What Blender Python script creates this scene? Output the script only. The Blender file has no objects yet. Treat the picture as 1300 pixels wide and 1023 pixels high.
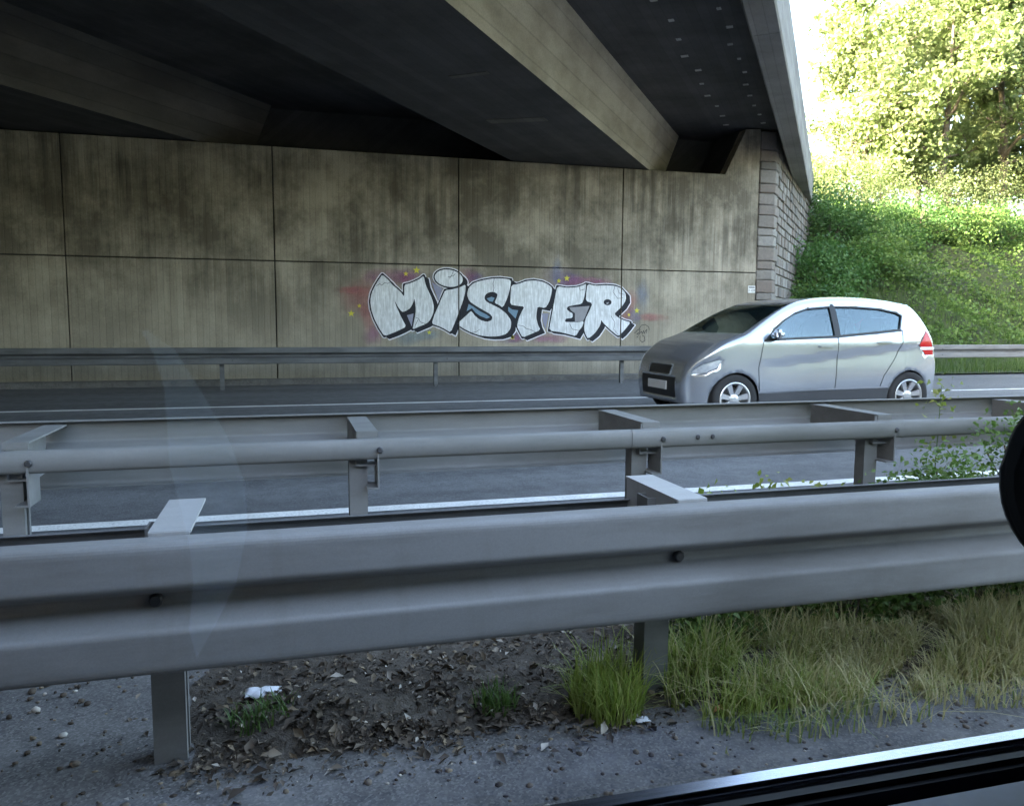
import bpy, bmesh, math, random
import numpy as np
from mathutils import Vector, Matrix
from mathutils.geometry import delaunay_2d_cdt

random.seed(7)
RNG = np.random.default_rng(11)
R = math.radians
SC = bpy.context.scene
COL = SC.collection

# ------------------------------------------------------------------ camera, world, sun, exposure
HC = 1.24                                   # phone held at the side window of a car
YAW, PITCH, ROLL = R(15.82), R(5.85), R(0.29)
F = Vector((math.sin(YAW) * math.cos(PITCH), math.cos(YAW) * math.cos(PITCH), -math.sin(PITCH)))
RT = Vector((math.cos(YAW), -math.sin(YAW), 0))
UP = RT.cross(F)
RT2 = RT * math.cos(ROLL) + UP * math.sin(ROLL)
UP2 = UP * math.cos(ROLL) - RT * math.sin(ROLL)
cd = bpy.data.cameras.new('camera')
cam = bpy.data.objects.new('camera', cd); COL.objects.link(cam)
m3 = Matrix((RT2, UP2, -F)).transposed()
cam.matrix_world = Matrix.Translation((0, 0, HC)) @ m3.to_4x4()
cd.sensor_width = 36; cd.sensor_fit = 'HORIZONTAL'; cd.lens = 27.68
cd.clip_start = 0.02; cd.clip_end = 3000
SC.camera = cam

SUN_EL = R(16.5)
SUN_T = Vector((0.98, 0.06, 0)).normalized()           # horizontal direction the light travels
SUN_D = Vector((SUN_T.x * math.cos(SUN_EL), SUN_T.y * math.cos(SUN_EL), -math.sin(SUN_EL)))
w = bpy.data.worlds.new('World'); SC.world = w; w.use_nodes = True
nt = w.node_tree
sky = nt.nodes.new('ShaderNodeTexSky'); sky.sky_type = 'NISHITA'; sky.sun_disc = False
sky.sun_elevation = SUN_EL
sky.sun_rotation = math.atan2(-SUN_T.x, -SUN_T.y)
sky.air_density = 1.0; sky.dust_density = 6.0; sky.ozone_density = 1.0
bg = nt.nodes['Background']; bg.inputs['Strength'].default_value = 0.15
nt.links.new(sky.outputs[0], bg.inputs['Color'])
sl = bpy.data.lights.new('sun', 'SUN'); sl.energy = 5.0; sl.angle = R(0.53); sl.color = (1, 0.93, 0.82)
so = bpy.data.objects.new('sun', sl); COL.objects.link(so)
so.rotation_euler = SUN_D.to_track_quat('-Z', 'Y').to_euler(); so.location = (-30, 10, 40)
vs = SC.view_settings
vs.view_transform = 'Standard'; vs.look = 'None'; vs.gamma = 1.0; vs.use_curve_mapping = False
vs.exposure = 4.4
vs.use_white_balance = True; vs.white_balance_temperature = 7000; vs.white_balance_tint = 10
SC.render.engine = 'CYCLES'
SC.cycles.use_denoising = True
SC.cycles.max_bounces = 8; SC.cycles.diffuse_bounces = 5; SC.cycles.transparent_max_bounces = 16
SC.cycles.sample_clamp_indirect = 10

# ------------------------------------------------------------------ helpers
WL = {}                                                  # world position of every object's origin
def finish(o, parent=None, loc=(0, 0, 0), local=False):
    """link o; mesh data is in world coordinates unless local (then relative to the parent's origin)"""
    COL.objects.link(o)
    L = Vector(loc)
    if parent is not None:
        o.parent = parent
        if local:
            o.location = L; WL[o.name] = WL[parent.name] + L
        else:
            o.location = L - WL[parent.name]; WL[o.name] = L
    else:
        o.location = L; WL[o.name] = L
    return o
def tag(o, label=None, cat=None, group=None, kind=None):
    if label: o['label'] = label
    if cat: o['category'] = cat
    if group: o['group'] = group
    if kind: o['kind'] = kind
    return o
def thing(name, label, cat, loc=(0, 0, 0), group=None):
    o = bpy.data.objects.new(name, None); o.empty_display_size = 0.2
    finish(o, None, loc); return tag(o, label, cat, group)
def mesh_obj(name, me, mat, parent=None, loc=(0, 0, 0), smooth=False, local=False):
    if mat is not None and not me.materials: me.materials.append(mat)
    if smooth:
        me.polygons.foreach_set('use_smooth', [True] * len(me.polygons))
    return finish(bpy.data.objects.new(name, me), parent, loc, local)
def bm_mesh(name, bm):
    bmesh.ops.recalc_face_normals(bm, faces=bm.faces)
    if all(e.is_manifold for e in bm.edges) and bm.calc_volume(signed=True) < 0: bmesh.ops.reverse_faces(bm, faces=bm.faces)
    me = bpy.data.meshes.new(name); bm.to_mesh(me); bm.free(); return me
def open_obj(name, bm, mat, parent, out):
    bm.normal_update()
    for f in bm.faces:
        if f.normal.dot(out(f.calc_center_median())) < 0: f.normal_flip()
    me = bpy.data.meshes.new(name); bm.to_mesh(me); bm.free(); return mesh_obj(name, me, mat, parent, smooth=True)
def obj(name, bm, mat, parent=None, loc=(0, 0, 0), smooth=False, local=False, kind=None):
    o = mesh_obj(name, bm_mesh(name, bm), mat, parent, loc, smooth, local)
    if kind: o['kind'] = kind
    return o
def np_mesh(name, V, faces):
    me = bpy.data.meshes.new(name)
    V = np.asarray(V, dtype=np.float32).reshape(-1, 3); faces = np.asarray(faces, dtype=np.int32)
    k = faces.shape[1]; n = faces.shape[0]
    me.vertices.add(len(V)); me.vertices.foreach_set('co', V.ravel())
    me.loops.add(n * k); me.loops.foreach_set('vertex_index', faces.ravel())
    me.polygons.add(n); me.polygons.foreach_set('loop_start', np.arange(0, n * k, k, dtype=np.int32))
    me.polygons.foreach_set('loop_total', np.full(n, k, dtype=np.int32))
    me.update(); return me
def bx(bm, x0, x1, y0, y1, z0, z1, M=None):
    vs_ = [bm.verts.new((x, y, z)) for x in (x0, x1) for y in (y0, y1) for z in (z0, z1)]
    if M is not None:
        for v in vs_: v.co = M @ v.co
    for a in ((0, 1, 3, 2), (4, 6, 7, 5), (0, 4, 5, 1), (2, 3, 7, 6), (0, 2, 6, 4), (1, 5, 7, 3)):
        bm.faces.new([vs_[i] for i in a])
    return vs_
def bevel(bm, w_, seg=1):
    bmesh.ops.bevel(bm, geom=list(bm.edges), offset=w_, segments=seg, affect='EDGES', clamp_overlap=True)
    return bm
def box_bm(x0, x1, y0, y1, z0, z1, b=0, seg=1):
    bm = bmesh.new(); bx(bm, x0, x1, y0, y1, z0, z1)
    if b: bevel(bm, b, seg)
    return bm
def extrude_profile(bm, prof, f0, f1, close=True, split=False):
    """prof: list of 2-D points; f0/f1 map a point to 3-D at either end"""
    a = [bm.verts.new(f0(p)) for p in prof]; b = [bm.verts.new(f1(p)) for p in prof]
    n = len(prof)
    for i in range(n if close else n - 1):
        j = (i + 1) % n
        bm.faces.new((a[i], a[j], b[j], b[i]))
    if close:
        if split: a = [bm.verts.new(v.co) for v in a]; b = [bm.verts.new(v.co) for v in b]
        try: bm.faces.new(a[::-1]); bm.faces.new(b)
        except Exception: pass
def tube(bm, pts, rad, n=8, caps=True):
    pts = [Vector(p) for p in pts]
    rings = []
    for i, p in enumerate(pts):
        d = (pts[min(i + 1, len(pts) - 1)] - pts[max(i - 1, 0)]).normalized()
        a = d.orthogonal().normalized() if abs(d.z) > .9 else Vector((0, 0, 1)).cross(d).normalized()
        b = d.cross(a)
        r = rad[i] if isinstance(rad, (list, tuple)) else rad
        rings.append([bm.verts.new(p + a * (r * math.cos(k * 2 * math.pi / n)) + b * (r * math.sin(k * 2 * math.pi / n))) for k in range(n)])
    for r0, r1 in zip(rings, rings[1:]):
        for k in range(n): bm.faces.new((r0[k], r0[(k + 1) % n], r1[(k + 1) % n], r1[k]))
    if caps: bm.faces.new(rings[0][::-1]); bm.faces.new(rings[-1])
def lathe_y(bm, prof, n=32, cx=0, cy=0, cz=0):
    """prof: (radius, y) revolved about the y axis"""
    rings = []
    for r, y in prof:
        rings.append([bm.verts.new((cx + r * math.cos(k * 2 * math.pi / n), cy + y, cz + r * math.sin(k * 2 * math.pi / n))) for k in range(n)])
    for r0, r1 in zip(rings, rings[1:]):
        for k in range(n): bm.faces.new((r0[k], r0[(k + 1) % n], r1[(k + 1) % n], r1[k]))
    return rings

# ------------------------------------------------------------------ materials
class NT:
    def __init__(s, name):
        s.m = bpy.data.materials.new(name); s.m.use_nodes = True
        s.t = s.m.node_tree; s.N = s.t.nodes; s.b = s.N['Principled BSDF']; s.out = s.N['Material Output']
    def n(s, typ, **kw):
        x = s.N.new('ShaderNode' + typ)
        for k, v in kw.items(): setattr(x, k, v)
        return x
    def l(s, a, b): s.t.links.new(a, b)
    def set(s, node, key, v):
        if hasattr(v, 'is_linked') or isinstance(v, bpy.types.NodeSocket): s.l(v, node.inputs[key])
        else: node.inputs[key].default_value = v
    def coord(s, scale=(1, 1, 1), kind='Object'):
        c = s.n('TexCoord'); mp = s.n('Mapping'); s.l(c.outputs[kind], mp.inputs['Vector'])
        mp.inputs['Scale'].default_value = scale; return mp.outputs[0]
    def pos(s, scale=(1, 1, 1)):
        c = s.n('NewGeometry'); mp = s.n('Mapping'); s.l(c.outputs['Position'], mp.inputs['Vector'])
        mp.inputs['Scale'].default_value = scale; return mp.outputs[0]
    def noise(s, vec, scale, detail=4, rough=.55):
        x = s.n('TexNoise'); s.l(vec, x.inputs['Vector']); x.inputs['Scale'].default_value = scale
        x.inputs['Detail'].default_value = detail; x.inputs['Roughness'].default_value = rough
        return x.outputs['Fac']
    def ramp(s, fac, stops):
        x = s.n('ValToRGB'); s.l(fac, x.inputs[0]); e = x.color_ramp.elements
        while len(e) < len(stops): e.new(.5)
        for i, (p, c) in enumerate(stops):
            e[i].position = p; e[i].color = (*c, 1) if isinstance(c, (tuple, list)) else (c, c, c, 1)
        return x.outputs[0]
    def mix(s, fac, a, b, mode='MIX'):
        x = s.n('MixRGB', blend_type=mode); s.set(x, 0, fac)
        for k, v in ((1, a), (2, b)):
            if isinstance(v, bpy.types.NodeSocket): s.l(v, x.inputs[k])
            else: x.inputs[k].default_value = (*v, 1) if len(v) == 3 else v
        return x.outputs[0]
    def math(s, op, a, b=0.0, clamp=False):
        x = s.n('Math', operation=op, use_clamp=clamp)
        for k, v in ((0, a), (1, b)): s.set(x, k, v)
        return x.outputs[0]
    def bump(s, h, strength=.3, dist=.01, prev=None):
        x = s.n('Bump'); s.l(h, x.inputs['Height']); x.inputs['Strength'].default_value = strength
        x.inputs['Distance'].default_value = dist
        if prev is not None: s.l(prev, x.inputs['Normal'])
        return x.outputs[0]
    def base(s, col, rough=.7, metal=0.0, normal=None, spec=None):
        if isinstance(col, bpy.types.NodeSocket): s.l(col, s.b.inputs['Base Color'])
        else: s.b.inputs['Base Color'].default_value = (*col, 1)
        s.set(s.b, 'Roughness', rough); s.set(s.b, 'Metallic', metal)
        if normal is not None: s.l(normal, s.b.inputs['Normal'])
        if spec is not None: s.b.inputs['Specular IOR Level'].default_value = spec
        return s.m
def simple(name, col, rough=.6, metal=0.0, var=.25, scale=6, spec=None, bump=0):
    t = NT(name); v = t.pos()
    n1 = t.noise(v, scale, 5)
    lo = tuple(c * (1 - var) for c in col); hi = tuple(min(1, c * (1 + var)) for c in col)
    c = t.ramp(n1, [(.3, lo), (.7, hi)])
    nm = t.bump(t.noise(v, scale * 8, 3), bump, .004) if bump else None
    return t.base(c, rough, metal, nm, spec)

def concrete_wall():
    t = NT('board_marked_concrete')
    p = t.pos()
    sx = t.n('SeparateXYZ'); t.l(p, sx.inputs[0]); X = sx.outputs['X']; Z = sx.outputs['Z']
    board = t.math('FRACT', t.math('DIVIDE', X, .118))                      # narrow shuttering boards
    groove = t.ramp(board, [(0.0, 0.0), (.10, 1.0), (.9, 1.0), (1.0, 0.0)])
    bid = t.math('FLOOR', t.math('DIVIDE', X, .118))
    wn = t.n('TexWhiteNoise', noise_dimensions='1D'); t.l(bid, wn.inputs['W'])
    streak = t.noise(t.pos((5.5, 1, .33)), 1.0, 6, .62)                      # water runs
    fine = t.noise(t.pos((30, 1, .8)), 1.0, 4, .6)
    blot = t.noise(t.pos((.30, 1, .42)), 1.0, 4, .6)
    grain = t.noise(p, 38, 3, .7)
    base = t.ramp(grain, [(.3, (.37, .32, .245)), (.7, (.48, .425, .335))])
    tone = t.ramp(wn.outputs['Value'], [(0, .90), (1, 1.05)])
    base = t.mix(1.0, base, tone, 'MULTIPLY')
    grime = t.math('MULTIPLY', t.ramp(streak, [(.38, 1.0), (.60, 0.0)]), t.ramp(blot, [(.42, .05), (.60, 1.0)]))
    # soot gathers in the upper lift below the bearings
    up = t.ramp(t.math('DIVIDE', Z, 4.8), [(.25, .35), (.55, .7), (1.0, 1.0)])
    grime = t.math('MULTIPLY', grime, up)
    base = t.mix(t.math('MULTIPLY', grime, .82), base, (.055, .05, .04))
    soot_shade = t.math('MULTIPLY', t.ramp(t.noise(t.pos((.62, 1, .55)), 1.0, 7, .72), [(.40, 0.0), (.58, 1.0)]), .74)
    base = t.mix(t.math('MULTIPLY', soot_shade, t.ramp(t.math('DIVIDE', Z, 4.8), [(.2, .45), (.6, 1.0)])), base, (.07, .06, .042))
    lime = t.math('MULTIPLY', t.ramp(fine, [(.58, 0.0), (.78, 1.0)]), .35)
    base = t.mix(lime, base, (.46, .44, .39))
    dark = t.ramp(groove, [(0, .82), (1, 1)])
    base = t.mix(1.0, base, dark, 'MULTIPLY')
    nm = t.bump(groove, .5, .006); nm = t.bump(grain, .25, .004, nm)
    return t.base(base, .9, 0, nm, .25)
def concrete_plain(name, col, dirt, amount=.7, streakdir=(1, 1, 1), scale=.8):
    t = NT(name); p = t.pos()
    g = t.noise(p, 45, 3, .7); b = t.noise(t.pos(streakdir), scale, 6, .65)
    c = t.ramp(g, [(.3, tuple(x * .85 for x in col)), (.7, tuple(x * 1.12 for x in col))])
    c = t.mix(t.math('MULTIPLY', t.ramp(b, [(.4, 0.0), (.65, 1.0)]), amount), c, dirt)
    dt = t.n('VectorMath', operation='DOT_PRODUCT'); t.l(p, dt.inputs[0]); dt.inputs[1].default_value = (-.789, .615, .9)
    q = t.math('DIVIDE', dt.outputs['Value'], .16); fr = t.math('FRACT', q)
    wn = t.n('TexWhiteNoise', noise_dimensions='1D'); t.l(t.math('FLOOR', q), wn.inputs['W'])
    c = t.mix(1.0, c, t.ramp(wn.outputs['Value'], [(0, .86), (1, 1.1)]), 'MULTIPLY')
    gr = t.ramp(fr, [(0, 0.0), (.06, 1.0), (.94, 1.0), (1, 0.0)]); c = t.mix(1.0, c, t.ramp(gr, [(0, .75), (1, 1)]), 'MULTIPLY')
    return t.base(c, .9, 0, t.bump(gr, .4, .006, t.bump(g, .3, .004)), .25)
def asphalt(name, lo, hi, patch=.25):
    t = NT(name); p = t.pos()
    g = t.n('TexVoronoi'); t.l(p, g.inputs['Vector']); g.inputs['Scale'].default_value = 170
    cell = g.outputs['Color']; bw = t.n('RGBToBW'); t.l(cell, bw.inputs[0])
    c = t.ramp(bw.outputs[0], [(.1, lo), (.6, hi), (.95, tuple(min(1, x * 1.9) for x in hi))])
    b = t.noise(t.pos((.25, 1.1, 1)), 1.0, 5, .6)
    c = t.mix(1.0, c, t.ramp(b, [(.3, 1 - patch), (.7, 1 + patch * .3)]), 'MULTIPLY')
    tk = t.noise(t.pos((.03, 1.3, 1)), 1.0, 3, .5); c = t.mix(1.0, c, t.ramp(tk, [(.35, .72), (.65, 1.12)]), 'MULTIPLY')
    fd = t.noise(p, 5.5, 7, .7)
    c = t.mix(t.ramp(fd, [(.42, 0.0), (.72, .55)]), c, tuple(min(1, x * 1.7) for x in hi))
    nm = t.bump(bw.outputs[0], .35, .003)
    return t.base(c, .78, 0, nm, .4)
def galv(name, col, rough=.45, metal=.55, dirt=(.10, .09, .075), amount=.5):
    t = NT(name); p = t.pos()
    sp = t.n('TexVoronoi'); t.l(p, sp.inputs['Vector']); sp.inputs['Scale'].default_value = 260
    bw = t.n('RGBToBW'); t.l(sp.outputs['Color'], bw.inputs[0])
    c = t.ramp(bw.outputs[0], [(.2, tuple(x * .96 for x in col)), (.8, tuple(x * 1.04 for x in col))])
    d = t.noise(t.pos((1.2, 4, 7)), 1.0, 6, .65)
    run = t.noise(t.pos((14, 1, 1.3)), 1.0, 4, .6)
    f = t.math('MULTIPLY', t.ramp(d, [(.42, 0.0), (.68, 1.0)]), amount)
    f2 = t.math('MULTIPLY', t.ramp(run, [(.55, 0.0), (.75, 1.0)]), amount * .5)
    c = t.mix(f, c, dirt); c = t.mix(f2, c, tuple(x * 1.3 for x in dirt))
    r = t.ramp(d, [(.3, rough - .08), (.7, rough + .25)])
    return t.base(c, r, metal, t.bump(d, .08, .01), .5)
def leafmat(name, cols, trans=.45, rough=.5):
    t = NT(name)
    g = t.n('NewGeometry')
    c = t.ramp(g.outputs['Random Per Island'], [(i / max(1, len(cols) - 1), k) for i, k in enumerate(cols)])
    big = t.noise(t.pos(), .55, 3)
    c = t.mix(1.0, c, t.ramp(big, [(.3, .72), (.7, 1.2)]), 'MULTIPLY')
    t.base(c, rough, 0, None, .35)
    tr = t.n('BsdfTranslucent'); tc = t.mix(1.0, c, (1.08, 1.12, .88), 'MULTIPLY'); t.l(tc, tr.inputs['Color'])
    mx = t.n('MixShader'); mx.inputs[0].default_value = trans
    t.l(t.b.outputs[0], mx.inputs[1]); t.l(tr.outputs[0], mx.inputs[2]); t.l(mx.outputs[0], t.out.inputs['Surface'])
    return t.m

M = {}
M['wall'] = concrete_wall()
M['wallback'] = simple('joint_filler', (.035, .033, .03), .95)
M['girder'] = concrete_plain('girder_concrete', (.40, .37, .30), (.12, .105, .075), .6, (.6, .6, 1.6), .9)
M['girder_in'] = concrete_plain('shade_toned_inner_girder_concrete', (.115, .108, .092), (.05, .046, .04), .7, (.6, .6, 1.6), .9)  # deep shade among the inner girders is put into this colour
M['soot_shade'] = concrete_plain('shade_toned_girder_underside', (.075, .072, .07), (.035, .034, .033), .7, (1, 1, 1), .9)  # girder concrete again, darkened to carry the shade underneath
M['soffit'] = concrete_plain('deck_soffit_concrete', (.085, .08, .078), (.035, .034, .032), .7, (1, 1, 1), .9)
M['fascia'] = concrete_plain('edge_beam_concrete', (.30, .29, .27), (.12, .11, .10), .6, (.6, .6, 2.2), 1.1)
M['patch'] = concrete_plain('repair_mortar', (.40, .39, .36), (.2, .19, .17), .4)
M['asphalt'] = asphalt('asphalt_carriageway', (.055, .056, .06), (.105, .107, .112))
M['asphalt2'] = asphalt('asphalt_dusty', (.07, .068, .066), (.14, .135, .13), .4)
M['paint'] = None
def roadpaint():
    t = NT('road_marking_paint'); p = t.pos()
    n = t.noise(p, 60, 4, .7); b = t.noise(p, 3, 4)
    c = t.ramp(n, [(.32, (.35, .35, .34)), (.5, (.78, .78, .76))])
    c = t.mix(1.0, c, t.ramp(b, [(.3, .8), (.6, 1.0)]), 'MULTIPLY')
    return t.base(c, .6, 0, t.bump(n, .4, .003))
M['paint'] = roadpaint()
M['galv'] = galv('galvanised_steel', (.22, .219, .217), .62, .12)
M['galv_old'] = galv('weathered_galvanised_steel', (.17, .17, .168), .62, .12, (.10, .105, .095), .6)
M['galv_dark'] = galv('dark_galvanised_steel', (.13, .133, .137), .55, .2, (.05, .05, .05), .6)
M['spacer'] = galv('bright_zinc', (.42, .42, .42), .4, .25, (.25, .24, .22), .3)
M['bolt'] = simple('dark_bolt_steel', (.07, .07, .075), .5, .6)
M['soil'] = None
def soil():
    t = NT('dark_soil'); p = t.pos()
    a = t.noise(p, 9, 6, .7); b = t.noise(p, 45, 4, .7)
    c = t.ramp(a, [(.3, (.04, .033, .026)), (.55, (.095, .08, .064)), (.75, (.17, .155, .135))])
    c = t.mix(t.ramp(b, [(.5, 0.0), (.75, .6)]), c, (.12, .11, .10))
    return t.base(c, .95, 0, t.bump(b, .8, .02), .2)
M['soil'] = soil()
M['bank'] = simple('bank_earth', (.035, .05, .018), .95, 0, .5, 2)
M['field'] = simple('verge_ground', (.06, .075, .03), .95, 0, .4, .4)
M['stone'] = None
def stone():
    t = NT('weathered_sandstone'); p = t.pos()
    oi = t.n('ObjectInfo'); g = t.n('NewGeometry')
    r = t.math('FRACT', t.math('ADD', oi.outputs['Random'], g.outputs['Random Per Island']))
    c = t.ramp(r, [(0, (.14, .13, .12)), (.35, (.24, .215, .19)), (.65, (.20, .16, .135)), (1, (.30, .285, .26))])
    n = t.noise(p, 14, 6, .7)
    c = t.mix(t.ramp(n, [(.35, .0), (.7, .6)]), c, (.12, .115, .105))
    return t.base(c, .92, 0, t.bump(t.noise(p, 26, 5, .7), .8, .02), .2)
M['stone'] = stone()
M['mortar'] = simple('lime_mortar', (.30, .29, .26), .95, 0, .3, 10, None, .5)

# ------------------------------------------------------------------ ground, roads, median
def heightbank(X, Y):
    """cutting slope behind the far guard rail (numpy arrays)"""
    z = (Y - 17.35) * .70
    z = np.where(z < 0, 0, z)
    z = np.minimum(z, 5.2 + (Y - 17.35 - 7.4) * .16)
    rough = .22 * np.sin(X * .9 + 1.3 * np.sin(Y * .7)) * np.sin(Y * 1.1 + .4 * X) + .12 * np.sin(X * 2.3 + Y * 1.7)
    z = z + rough * np.clip(z / 1.2, 0, 1)
    return z - .02
def grid_mesh(name, xs, ys, zf):
    X, Y = np.meshgrid(xs, ys); Z = zf(X, Y)
    V = np.stack([X, Y, Z], -1).reshape(-1, 3); nx, ny = len(xs), len(ys)
    i = np.arange(nx - 1)[None, :] + np.arange(ny - 1)[:, None] * nx
    Fc = np.stack([i, i + 1, i + 1 + nx, i + nx], -1).reshape(-1, 4)
    return np_mesh(name, V, Fc)

o = mesh_obj('ground', grid_mesh('ground', np.linspace(-600, 600, 25), np.linspace(-600, 600, 25), lambda X, Y: X * 0 - .12), M['field'])
tag(o, kind='structure')
o = mesh_obj('road', grid_mesh('road', np.linspace(-80, 140, 45), np.linspace(4.5, 17.3, 9), lambda X, Y: X * 0 - .003 * (Y - 4.5)), M['asphalt']); tag(o, kind='structure')
def own(X, Y): return .12 + 0 * X
o = mesh_obj('near_road', grid_mesh('near_road', np.linspace(-80, 140, 45), np.linspace(-8.5, 2.02, 9), own), M['asphalt2']); tag(o, kind='structure')
def median(X, Y):
    t = np.clip((Y - 2.0) / 2.6, 0, 1)
    z = .126 - .16 * t
    b = np.clip((Y - 2.0) / .15, 0, 1) * np.clip((4.5 - Y) / .6, 0, 1)
    side = np.clip((X + .45) / .5, 0, 1)
    lump = .5 + .5 * np.sin(X * 5.1 + 2 * np.sin(Y * 4)) * np.sin(Y * 6.3 + X * 1.3)
    return z - .012 * np.clip((2.06 - Y) / .06, 0, 1) + b * side * (.02 + .05 * lump)
xs = np.concatenate([np.linspace(-60, -3, 20), np.linspace(-2.9, 8, 220), np.linspace(8.2, 120, 40)])
def curvi(name, us, vs_, fx, fy, zf):
    U, Vv = np.meshgrid(us, vs_); X, Y = fx(U, Vv), fy(U, Vv); nx, ny = len(us), len(vs_)
    i = np.arange(nx - 1)[None, :] + np.arange(ny - 1)[:, None] * nx
    return np_mesh(name, np.stack([X, Y, zf(X, Y)], -1).reshape(-1, 3), np.stack([i, i + 1, i + 1 + nx, i + nx], -1).reshape(-1, 4))
def wav(q): return .5 * np.sin(q * 7.3) + .3 * np.sin(q * 17.1 + 1.0) + .2 * np.sin(q * 41.7 + 2.0)
o = mesh_obj('median_soil', curvi('median_soil', xs, np.linspace(0, 1, 60), lambda U, V: U, lambda U, V: 2.0 + V * 2.62 + (1 - V) ** 6 * (.03 * wav(U * .6) - .03), median), M['soil'], smooth=True); tag(o, kind='structure')
# dusty strip that drifts over the soil on the left of the post
def strip(X, Y): return median(X, Y) + .006
o = mesh_obj('median_asphalt', curvi('median_asphalt', np.concatenate([np.linspace(0, .98, 40), np.linspace(.981, 1, 30)]), np.linspace(1.9, 3.4, 50), lambda U, V: -60 + U * (59.74 - .04 * np.sin(V * 9) - .025 * np.sin(V * 23) - .10 * (V - 1.9)), lambda U, V: V, lambda X, Y: median(X, Y) + .003), M['asphalt2']); tag(o, kind='structure')
def sheet(name, x0, x1, y0, y1, z, mat):
    xs_ = np.linspace(x0, x1, max(2, int((x1 - x0) / 4))); o = mesh_obj(name, grid_mesh(name, xs_, np.array([y0, y1]), lambda X, Y: X * 0 + z - .003 * (Y - 4.5)), mat)
    return tag(o, kind='structure')
sheet('road_edge_line', -80, 140, 5.12, 5.27, .004, M['paint'])
sheet('road_edge_line', -80, 140, 12.15, 12.30, .004, M['paint'])
for k in range(-4, 12):
    sheet('lane_line', k * 9 - 4, k * 9, 8.62, 8.74, .004, M['paint'])
# concrete channel and kerb along the foot of the wall
o = obj('kerb', box_bm(-60, 12.3, 16.45, 16.62, -.2, .08, .015), M['asphalt2']); tag(o, kind='structure')
o = obj('gutter_strip', box_bm(-60, 12.3, 16.625, 17.03, -.2, .06), M['asphalt2']); tag(o, kind='structure')
# embankment
o = mesh_obj('embankment', grid_mesh('embankment', np.linspace(10.6, 90, 200), np.linspace(17.2, 70, 150), heightbank), M['bank'], smooth=True); tag(o, kind='structure')

# the cutting goes on behind the camera and beyond the bridge: banks, and an unseen hill added to block the low sky glow
def bank2(X, Y): return np.clip((-11.5 - Y) * .62, -.1, 7.5 + .02 * np.abs(Y)) + .25 * np.sin(X * .8) * np.sin(Y * .9) * (Y < -13)
o = mesh_obj('near_embankment', grid_mesh('near_embankment', np.linspace(-1.5, 150, 110), np.linspace(-80, -11.4, 60), bank2), M['bank'], smooth=True); tag(o, kind='structure')
def bank3(X, Y): return np.clip((Y - 17.4) * .62, -.1, 7.5) * np.clip((-34 - X) / 3, 0, 1)
o = mesh_obj('far_embankment', grid_mesh('far_embankment', np.linspace(-160, -34, 60), np.linspace(17.3, 80, 40), bank3), M['bank'], smooth=True); tag(o, kind='structure')
def rise(X, Y): return -.2 + 17 * np.clip((-70 - X) / 45, 0, 1) ** .8 + 1.6 * np.sin(X * .31) * np.sin(Y * .27 + X * .1) * (X < -75)
o = mesh_obj('glow_screen_hill', grid_mesh('glow_screen_hill', np.linspace(-260, -68, 60), np.linspace(-160, 160, 80), rise), M['bank'], smooth=True); tag(o, kind='structure')

# ------------------------------------------------------------------ abutment wall with panels
WY = 17.0
J = .012
joints = [-4.07 + 3.833 * k for k in range(-13, 4)]
XE = 10.96                                              # where the stone quoin starts
ZJ, ZT = 2.46, 4.735
abut = thing('abutment_wall', 'grey board-marked concrete abutment wall of large panels under the bridge', 'wall', (0, WY, 0))
edges = joints + [XE]
for a, b in zip(edges, edges[1:]):
    for z0, z1 in ((.0, ZJ - J), (ZJ + J, ZT)):
        if b == XE and z1 == ZT:
            bm = bmesh.new()
            prof = [(a + J, z0), (XE - .006, z0), (XE - .006, 5.85), (10.56, 5.82), (10.04, ZT), (a + J, ZT)]
            extrude_profile(bm, prof, lambda p: (p[0], WY, p[1]), lambda p: (p[0], WY + .3, p[1]))
            bevel(bm, .008)
        else:
            bm = box_bm(a + J, b - J if b != XE else XE - .006, WY, WY + .3, z0, z1, .008)
        obj('panel', bm, M['wall'], abut)
obj('backing', box_bm(joints[0], XE - .01, WY + .05, WY + .6, -.3, ZT - .02), M['wallback'], abut)
obj('bearing_shelf', box_bm(joints[0], 10.55, WY + .3, WY + 1.58, ZT - .6, ZT - .03), M['soffit'], abut)
obj('back_wall', box_bm(joints[0], 10.6, WY + 1.56, WY + 2.1, ZT - .6, 6.02), M['soffit'], abut)
bm = bmesh.new()
extrude_profile(bm, [(10.06, ZT - .5), (10.9, ZT - .5), (10.9, 5.95), (10.62, 5.95), (10.06, ZT)], lambda p: (p[0], WY + .301, p[1]), lambda p: (p[0], WY + 1.66, p[1]))
obj('wing_block', bm, M['soffit'], abut)

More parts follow.
